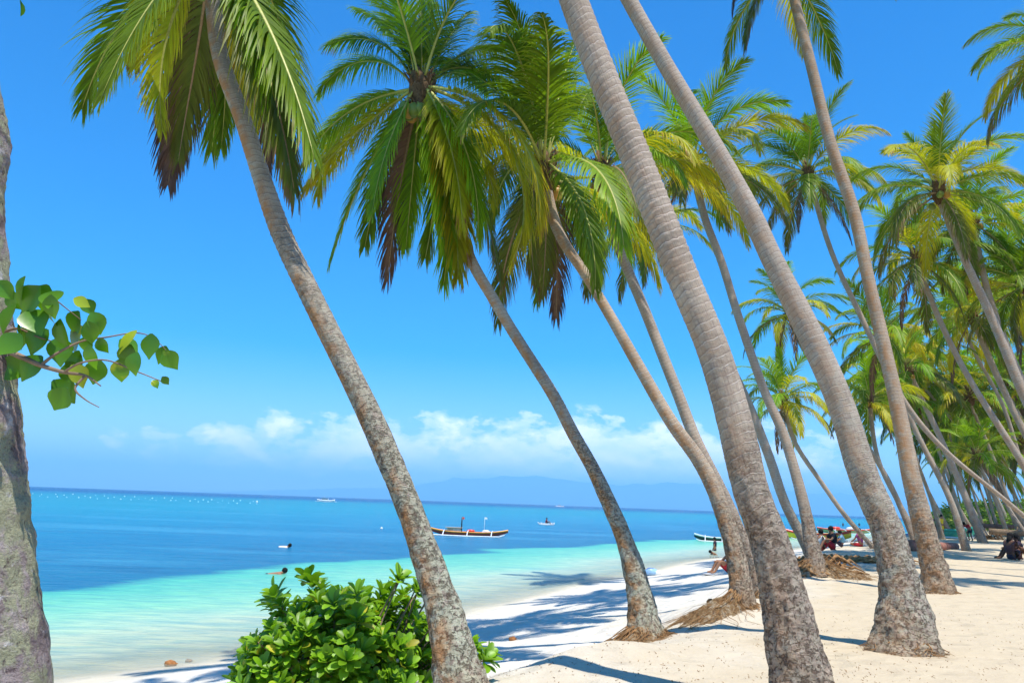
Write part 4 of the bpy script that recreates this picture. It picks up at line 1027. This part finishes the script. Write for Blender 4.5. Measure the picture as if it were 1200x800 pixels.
p_ = at(382, 586.2, 480); p_.z = 0
cabin_boat('white cabin boat with outriggers cruising near the horizon at left', p_, R(-8), 11)
p_ = at(656, 591.5, 1500); p_.z = 0
cabin_boat('tiny white boat right on the horizon below the hills', p_, R(5), 15)

# floats of the swimming line
bm_ = MB(); bm_.ball((0, 0, .12), .2, 10, 0, (1, 1, .9)); bm_.tube([(0, 0, .25), (0, 0, .38)], [.05, .03], 6); bmesh_ = bm_.mesh('float_buoy', paint('buoy_white', (.85, .85, .85), .4))
rq = random.Random(3)
for i in range(46):
    f = i / 45; px = 40 + 262 * f + rq.uniform(-3, 3); py = 579.5 + 9.5 * f + rq.uniform(-.9, .9) + (1.2 if i % 2 else -1.2)
    o = link('float_buoy', bmesh_, None, wpt(px, py)); s_ = rq.uniform(.4, .85) * (o.location.y / 260); o.scale = (s_,) * 3
    tag(o, 'small white float in the long dotted line of floats near the horizon', 'buoy', 'floats strung in a line across the sea')
for px, py, lab, s_ in ((301, 588.5, 'larger white buoy at the right end of the float line', 2.0), (447, 620, 'lone white buoy between the leftmost palm and the white boat', .7)):
    o = link('mooring_buoy', bmesh_, None, wpt(px, py)); o.scale = (s_,) * 3; tag(o, lab, 'buoy')

# ------------------------------------------------------------------ people
def skin_obj(name, V, E, Rd, mat, parent, lv_=1):
    me = bpy.data.meshes.new(name); me.from_pydata([tuple(v) for v in V], E, []); o = bpy.data.objects.new(name, me); col.objects.link(o)
    o.modifiers.new('s', 'SKIN'); ss = o.modifiers.new('u', 'SUBSURF'); ss.levels = lv_; ss.render_levels = lv_
    for i, d in enumerate(me.skin_vertices[0].data):
        d.radius = (Rd[i], Rd[i]) if isinstance(Rd[i], (int, float)) else Rd[i]; d.use_root = (i == 0)
    dg = bpy.context.evaluated_depsgraph_get(); dg.update()
    m2 = bpy.data.meshes.new_from_object(o.evaluated_get(dg)); m2.name = name
    bpy.data.objects.remove(o); bpy.data.meshes.remove(me)
    m2.materials.clear(); m2.materials.append(mat)
    m2.polygons.foreach_set('use_smooth', [True] * len(m2.polygons))
    return link(name, m2, parent)
POSES = {
  'sit': dict(pel=(0, 0, .13), sp=(-.02, 0, .34), ch=(.02, 0, .50), nk=(.05, 0, .64), hd=(.09, 0, .76), knee=(.40, .13, .42), ank=(.60, .12, .07), toe=(.76, .14, .04), sh=(.02, .18, .58), el=(.20, .24, .38), wr=(.42, .14, .40), fin=(.50, .10, .38)),
  'cross': dict(pel=(0, 0, .12), sp=(0, 0, .34), ch=(.03, 0, .52), nk=(.05, 0, .66), hd=(.08, 0, .79), knee=(.34, .34, .14), ank=(.42, -.04, .07), toe=(.36, -.18, .06), sh=(.02, .18, .60), el=(.14, .28, .36), wr=(.36, .20, .26), fin=(.44, .16, .22)),
  'stand': dict(pel=(0, 0, .92), sp=(.01, 0, 1.12), ch=(.02, 0, 1.30), nk=(.03, 0, 1.46), hd=(.05, 0, 1.60), knee=(.03, .11, .50), ank=(-.01, .12, .09), toe=(.15, .14, .04), sh=(.0, .19, 1.40), el=(-.02, .26, 1.12), wr=(.10, .24, .88), fin=(.14, .23, .78)),
  'bend': dict(pel=(0, 0, .78), sp=(.14, 0, .95), ch=(.30, 0, 1.05), nk=(.42, 0, 1.12), hd=(.54, 0, 1.15), knee=(.10, .12, .44), ank=(-.04, .12, .09), toe=(.12, .14, .04), sh=(.36, .18, 1.06), el=(.42, .20, .78), wr=(.52, .14, .56), fin=(.56, .10, .48)),
  'float': dict(pel=(-.6, 0, -.10), sp=(-.4, 0, -.06), ch=(-.2, 0, -.02), nk=(-.04, 0, .03), hd=(.08, 0, .10), knee=(-1.0, .10, -.16), ank=(-1.4, .10, -.14), toe=(-1.55, .10, -.16), sh=(-.1, .18, -.02), el=(.12, .32, -.08), wr=(.34, .30, -.10), fin=(.44, .28, -.10)),
}
def person(label, p, rz, pose, shirt=None, shorts=None, skin='skin', hair=True, group=None, s=1.0, longhair=False):
    q = {k: Vector(v) for k, v in POSES[pose].items()}; my = lambda v: Vector((v.x, -v.y, v.z))
    r = empty('person', p, rz); r.scale = (s, s, s); tag(r, label, 'person', group)
    V = [q['pel'], q['sp'], q['ch'], q['nk'], q['hd'] - (q['hd'] - q['nk']) * .25, q['hd'] + (q['hd'] - q['nk']) * .45]
    E = [(0, 1), (1, 2), (2, 3), (3, 4), (4, 5)]; Rd = [.135, .115, .135, .052, .085, .075]
    chin = len(V); V.append(V[4] + Vector((.085, 0, -.03))); Rd.append(.035); E.append((4, chin))
    for f in (lambda v: v, my):
        b = len(V); hip = q['pel'] + Vector((.02, f(Vector((0, .09, 0))).y, -.02))
        V += [hip, f(q['knee']), f(q['ank']), f(q['toe'])]; Rd += [.092, .062, .042, .028]; E += [(0, b), (b, b + 1), (b + 1, b + 2), (b + 2, b + 3)]
        b = len(V); V += [f(q['sh']), f(q['el']), f(q['wr']), f(q['fin'])]; Rd += [.058, .042, .028, .026]; E += [(2, b), (b, b + 1), (b + 1, b + 2), (b + 2, b + 3)]
        k = len(V); base = f(q['wr']); dr = (f(q['fin']) - base)
        sd_ = dr.cross(Vector((0, 0, 1))).normalized() if dr.cross(Vector((0, 0, 1))).length > .01 else Vector((0, 1, 0))
        for j, (sx, ln) in enumerate(((-.9, .85), (-.3, 1.05), (.3, 1.0), (.9, .8), (1.6, .1))):
            V.append(base + dr + sd_ * sx * .016 + dr.normalized() * .05 * ln); Rd.append(.008); E.append((b + 3, len(V) - 1))
    skin_obj('body', V, E, Rd, M[skin], r, 1)
    if hair:
        c_ = V[4].lerp(V[5], .55); hb = MB(); hb.ball(c_ + Vector((-.022, 0, .018)), .108, 12, 0, (1, .9, 1.02), .12, 4)
        if longhair: hb.tube([c_ + Vector((-.06, 0, 0)), c_ + Vector((-.11, 0, -.14)), c_ + Vector((-.12, 0, -.30))], [.08, .075, .03], 9)
        hb.build('hair', M['hair'], r)
    if shirt:
        V2 = [q['pel'] + Vector((0, 0, .05)), q['sp'], q['ch'], q['nk'] - (q['nk'] - q['ch']) * .25]; R2 = [.150, .135, .155, .075]; E2 = [(0, 1), (1, 2), (2, 3)]
        for f in (lambda v: v, my):
            b = len(V2); V2 += [f(q['sh']), f(q['sh']).lerp(f(q['el']), .65)]; R2 += [.075, .062]; E2 += [(2, b), (b, b + 1)]
        skin_obj('shirt', V2, E2, R2, M[shirt], r)
    if shorts:
        V2 = [q['pel'] + Vector((0, 0, .02)), q['pel'] + (q['sp'] - q['pel']) * .35]; R2 = [.155, .14]; E2 = [(0, 1)]
        for f in (lambda v: v, my):
            b = len(V2); hip = q['pel'] + Vector((.02, f(Vector((0, .09, 0))).y, -.02)); V2 += [hip, hip.lerp(f(q['knee']), .75)]; R2 += [.108, .085]; E2 += [(0, b), (b, b + 1)]
        skin_obj('shorts', V2, E2, R2, M[shorts], r)
    return r
def onground(px, py, d):
    p = at(px, py, d); p.z = gz(p.x, p.y); return p
person('person in a pale shirt sitting half behind the mound palm, facing right', onground(961, 650, 33), R(10), 'sit', 'c_white', 'c_red', group='people sitting on the beach')
person('person in black shirt and red shorts sitting knees up, facing left', onground(977, 650, 33), R(188), 'sit', 'c_black', 'c_red', group='people sitting on the beach', s=1.05)
person('child in a light blue shirt sitting on the sand beside the black shirted person', onground(987, 646, 38), R(170), 'sit', 'c_blue', 'c_dark', group='people sitting on the beach', s=.88)
person('person in a purple red top sitting low by the fallen palm trunk', onground(1009, 646, 38), R(120), 'cross', 'c_purple', 'c_red', group='people sitting on the beach', s=.92)
person('crouching person in dark clothes at the right edge, head bowed, nearer of the huddled pair', onground(1184, 650, 30), R(20), 'sit', 'c_brown', 'c_dark', skin='skin_dark', s=1.1, longhair=True)
person('second person of the huddled pair at the right edge, leaning on the first', onground(1195, 650, 30.3), R(165), 'sit', 'c_dark', 'c_brown', skin='skin_dark', s=1.08, longhair=True)
person('standing person in a yellow shirt by the teal boat', onground(1105, 640, 60), R(-60), 'stand', 'c_yellow', 'c_yellow')
person('person in dark clothes standing left of the yellow shirted one', onground(1100.5, 640, 60.5), R(-100), 'stand', 'c_dark', 'c_dark', skin='skin_dark')
person('person in a dark red shirt bending behind the trunk near the teal boat', onground(1138, 637, 55), R(200), 'bend', 'c_red', 'c_dark')
b_ = wpt(838, 645); b_.z = -.75
person('dark haired bather wading in the shallows left of the root mound palm', b_, R(150), 'stand', 'c_dark', 'c_dark')
b_ = wpt(841, 650); b_.z = -.95
person('second bather in the shallows, lower in the water beside the dark haired one', b_, R(190), 'bend', None, 'c_dark')
person('sunbather in reddish swimwear sitting half hidden behind the root mound palm trunk', onground(856, 668, 27), R(190), 'sit', None, 'c_red')
person('swimmer with only the dark head above the turquoise water, left of the shrub', wpt(331, 672), R(15), 'float', None, 'c_dark')
b_ = wpt(988, 616); b_.z = -.8
person('distant wader left of the slanting thin trunk', b_, R(90), 'stand', None, 'c_dark', skin='skin_dark', group='distant waders')
b_ = wpt(1007, 616); b_.z = -.8
person('distant wader right of the slanting thin trunk', b_, R(60), 'stand', 'c_dark', 'c_dark', skin='skin_dark', group='distant waders')
b_ = wpt(640, 614.5); b_.z = .05
person('rower in a red top sitting in the tiny outrigger', b_, R(0), 'sit', 'c_red', 'c_dark', s=1.1)
b_ = wpt(338, 641)
person('snorkeller lying flat in the deep blue water beyond the swimmer', b_, R(0), 'float', 'c_white', 'c_dark')

# ------------------------------------------------------------------ things lying on the sand
def log(label, p, q, r0, mat='wood', seed=0, name='driftwood_log'):
    rr = random.Random(seed); mid_ = [p.lerp(q, i / 9) + Vector((rr.uniform(-1, 1), rr.uniform(-1, 1), 0)) * r0 * .3 for i in range(10)]
    mb = MB(); o_ = p.copy(); mb.tube([m_ - o_ for m_ in mid_], [r0 * (1.1 - .05 * i) * rr.uniform(.9, 1.1) for i in range(10)], 12)
    mb.tube([mid_[3] - o_, mid_[3] - o_ + Vector((.05, -.05, r0 * 2.0))], [r0 * .35, r0 * .22], 7)
    o = mb.build(name, M[mat], None, loc=o_); tag(o, label, 'log'); return o
def gp(px, py, up=0): h_ = hit(px, py); return h_ + Vector((0, 0, up))
M['redwood'] = simple('reddish_wood', (.33, .15, .11), .9, .1, .4, 4)
log('reddish brown log lying right behind the orange ringed palm', gp(1066, 645, .18), gp(1118, 643, .12), .26, 'redwood', 1)
a_ = onground(1160, 640, 62); b_ = onground(1260, 640, 60); a_.z += .55; b_.z += .45
log('long brown log on the bank above the huddled pair', a_, b_, .24, 'wood', 2)
a_ = onground(1150, 640, 75); b_ = onground(1215, 640, 72); a_.z += .9; b_.z += .95
log('shorter orange brown log above the long one on the bank', a_, b_, .20, 'redwood', 3)
def heap(label, px, py, r_, mat, seed, name='husk_heap', cat='husk heap', cnt=26, flat=.5):
    rr = random.Random(seed); c_ = hit(px, py); mb = MB()
    for i in range(cnt):
        a = rr.uniform(0, 6.28); q = r_ * rr.random() ** .6; x, y = math.cos(a) * q, math.sin(a) * q * .7
        g_ = gz(c_.x + x, c_.y + y) - c_.z
        a2 = rr.uniform(-.5, .5); ln = rr.uniform(.2, .7) * r_
        mb.tube([(x, y, g_ + .03), (x + math.cos(a2) * ln * .5, y + math.sin(a2) * ln * .5, g_ + .06 + rr.uniform(0, flat) * r_ * .3), (x + math.cos(a2) * ln, y + math.sin(a2) * ln, g_ + .02)], [.03, .045, .015], 5, squash=.5)
    o = mb.build(name, M[mat], None, loc=c_); tag(o, label, cat); return o
heap('dry brown palm debris strewn on the sand below the seated people', 985, 658, 1.6, 'root', 5, 'palm_debris', 'debris', 120, .3)
heap('small heap of orange brown husks behind the mound of the thin palm', 945, 664, .9, 'root', 6, 'husk_heap', 'husk heap', 60, .8)
heap('small brown stump and husks near the far trunks', 1157, 632, .9, 'fibre', 7, 'husk_heap', 'husk heap', 50, 1.6)
def husk(label, px, py, s_, mat='coconut_husk', seed=0):
    c_ = hit(px, py); mb = MB(); mb.ball((0, 0, s_ * .45), s_, 12, 0, (1.25, .9, .7), .35, seed); mb.tube([(s_ * 1.1, 0, s_ * .45), (s_ * 1.45, .02, s_ * .5)], [s_ * .25, s_ * .1], 6)
    o = mb.build('coconut_husk', M[mat], None, loc=c_); tag(o, label, 'coconut husk'); return o
M['coconut_husk'] = simple('coconut_husk', (.40, .17, .06), .9, .1, .4, 20)
husk('brown coconut husk at the water edge in the lower left', 199, 780, .085, seed=1)
husk('smaller pale husk at the water edge right of the brown one', 221, 775.5, .05, seed=2)
husk('dark coconut husk in the shade on the sand bank', 600, 750, .06, seed=3)
husk('dark red husk on the slope left of the root mound palm', 833, 706, .06, seed=4)
husk('small husk below the root mound on the slope', 816, 727, .05, seed=5)
c_ = hit(763, 674)
sd_ = empty('beach_bag', c_); tag(sd_, 'light blue and white beach bag lying on the sand near the waterline', 'bag')
mb = MB(); mb.ball((0, 0, .14), .26, 14, 0, (1.3, .7, .6), .3, 3); mb.build('bag_body', M['p_lightblue'], sd_)
mb = MB(); mb.ball((.22, -.02, .12), .18, 12, 0, (1.2, .8, .7), .3, 5); mb.build('towel', M['p_white'], sd_)
mb = MB(); mb.tube([(-.25, 0, .2), (-.12, 0, .30), (.08, 0, .30), (.2, 0, .22)], .016, 6); mb.build('handle', M['p_blue'], sd_)
mb = MB(); mb.ball((0, 0, .04), .13, 10, 0, (1.8, .7, .35), .3, 7); mb.tube([(.1, 0, .05), (.25, .02, .12)], .015, 5)
tag(mb.build('plastic_scrap', M['p_grey'], None, loc=hit(830, 674)), 'small grey scrap lying on the sand left of the sunbather', 'scrap')
# fallen leaf bits and twigs nobody could count
rr = random.Random(12); mb = MB()
for i in range(1100):
    px = rr.uniform(560, 1200); py = rr.uniform(672, 800)
    if rr.random() < .55: py = rr.uniform(720, 800)
    d = ray(px, py); t = (1.55 - CAMZ) / d.z; x, y = d.x * t, d.y * t; x += rr.gauss(0, .3); y += rr.gauss(0, .3)
    if y < 3: continue
    z = gz(x, y); a = rr.uniform(0, 3.14); ln = rr.uniform(.006, .022) * (2.4 if rr.random() < .08 else 1); w_ = rr.uniform(.002, .004)
    mb.tube([(x, y, z + .004), (x + math.cos(a) * ln, y + math.sin(a) * ln, z + .010)], [w_, w_ * .5], 4)
tag(mb.build('leaf_litter', M['root']), 'scattered twigs and dry leaf bits over the pale sand', 'litter', kind='stuff')
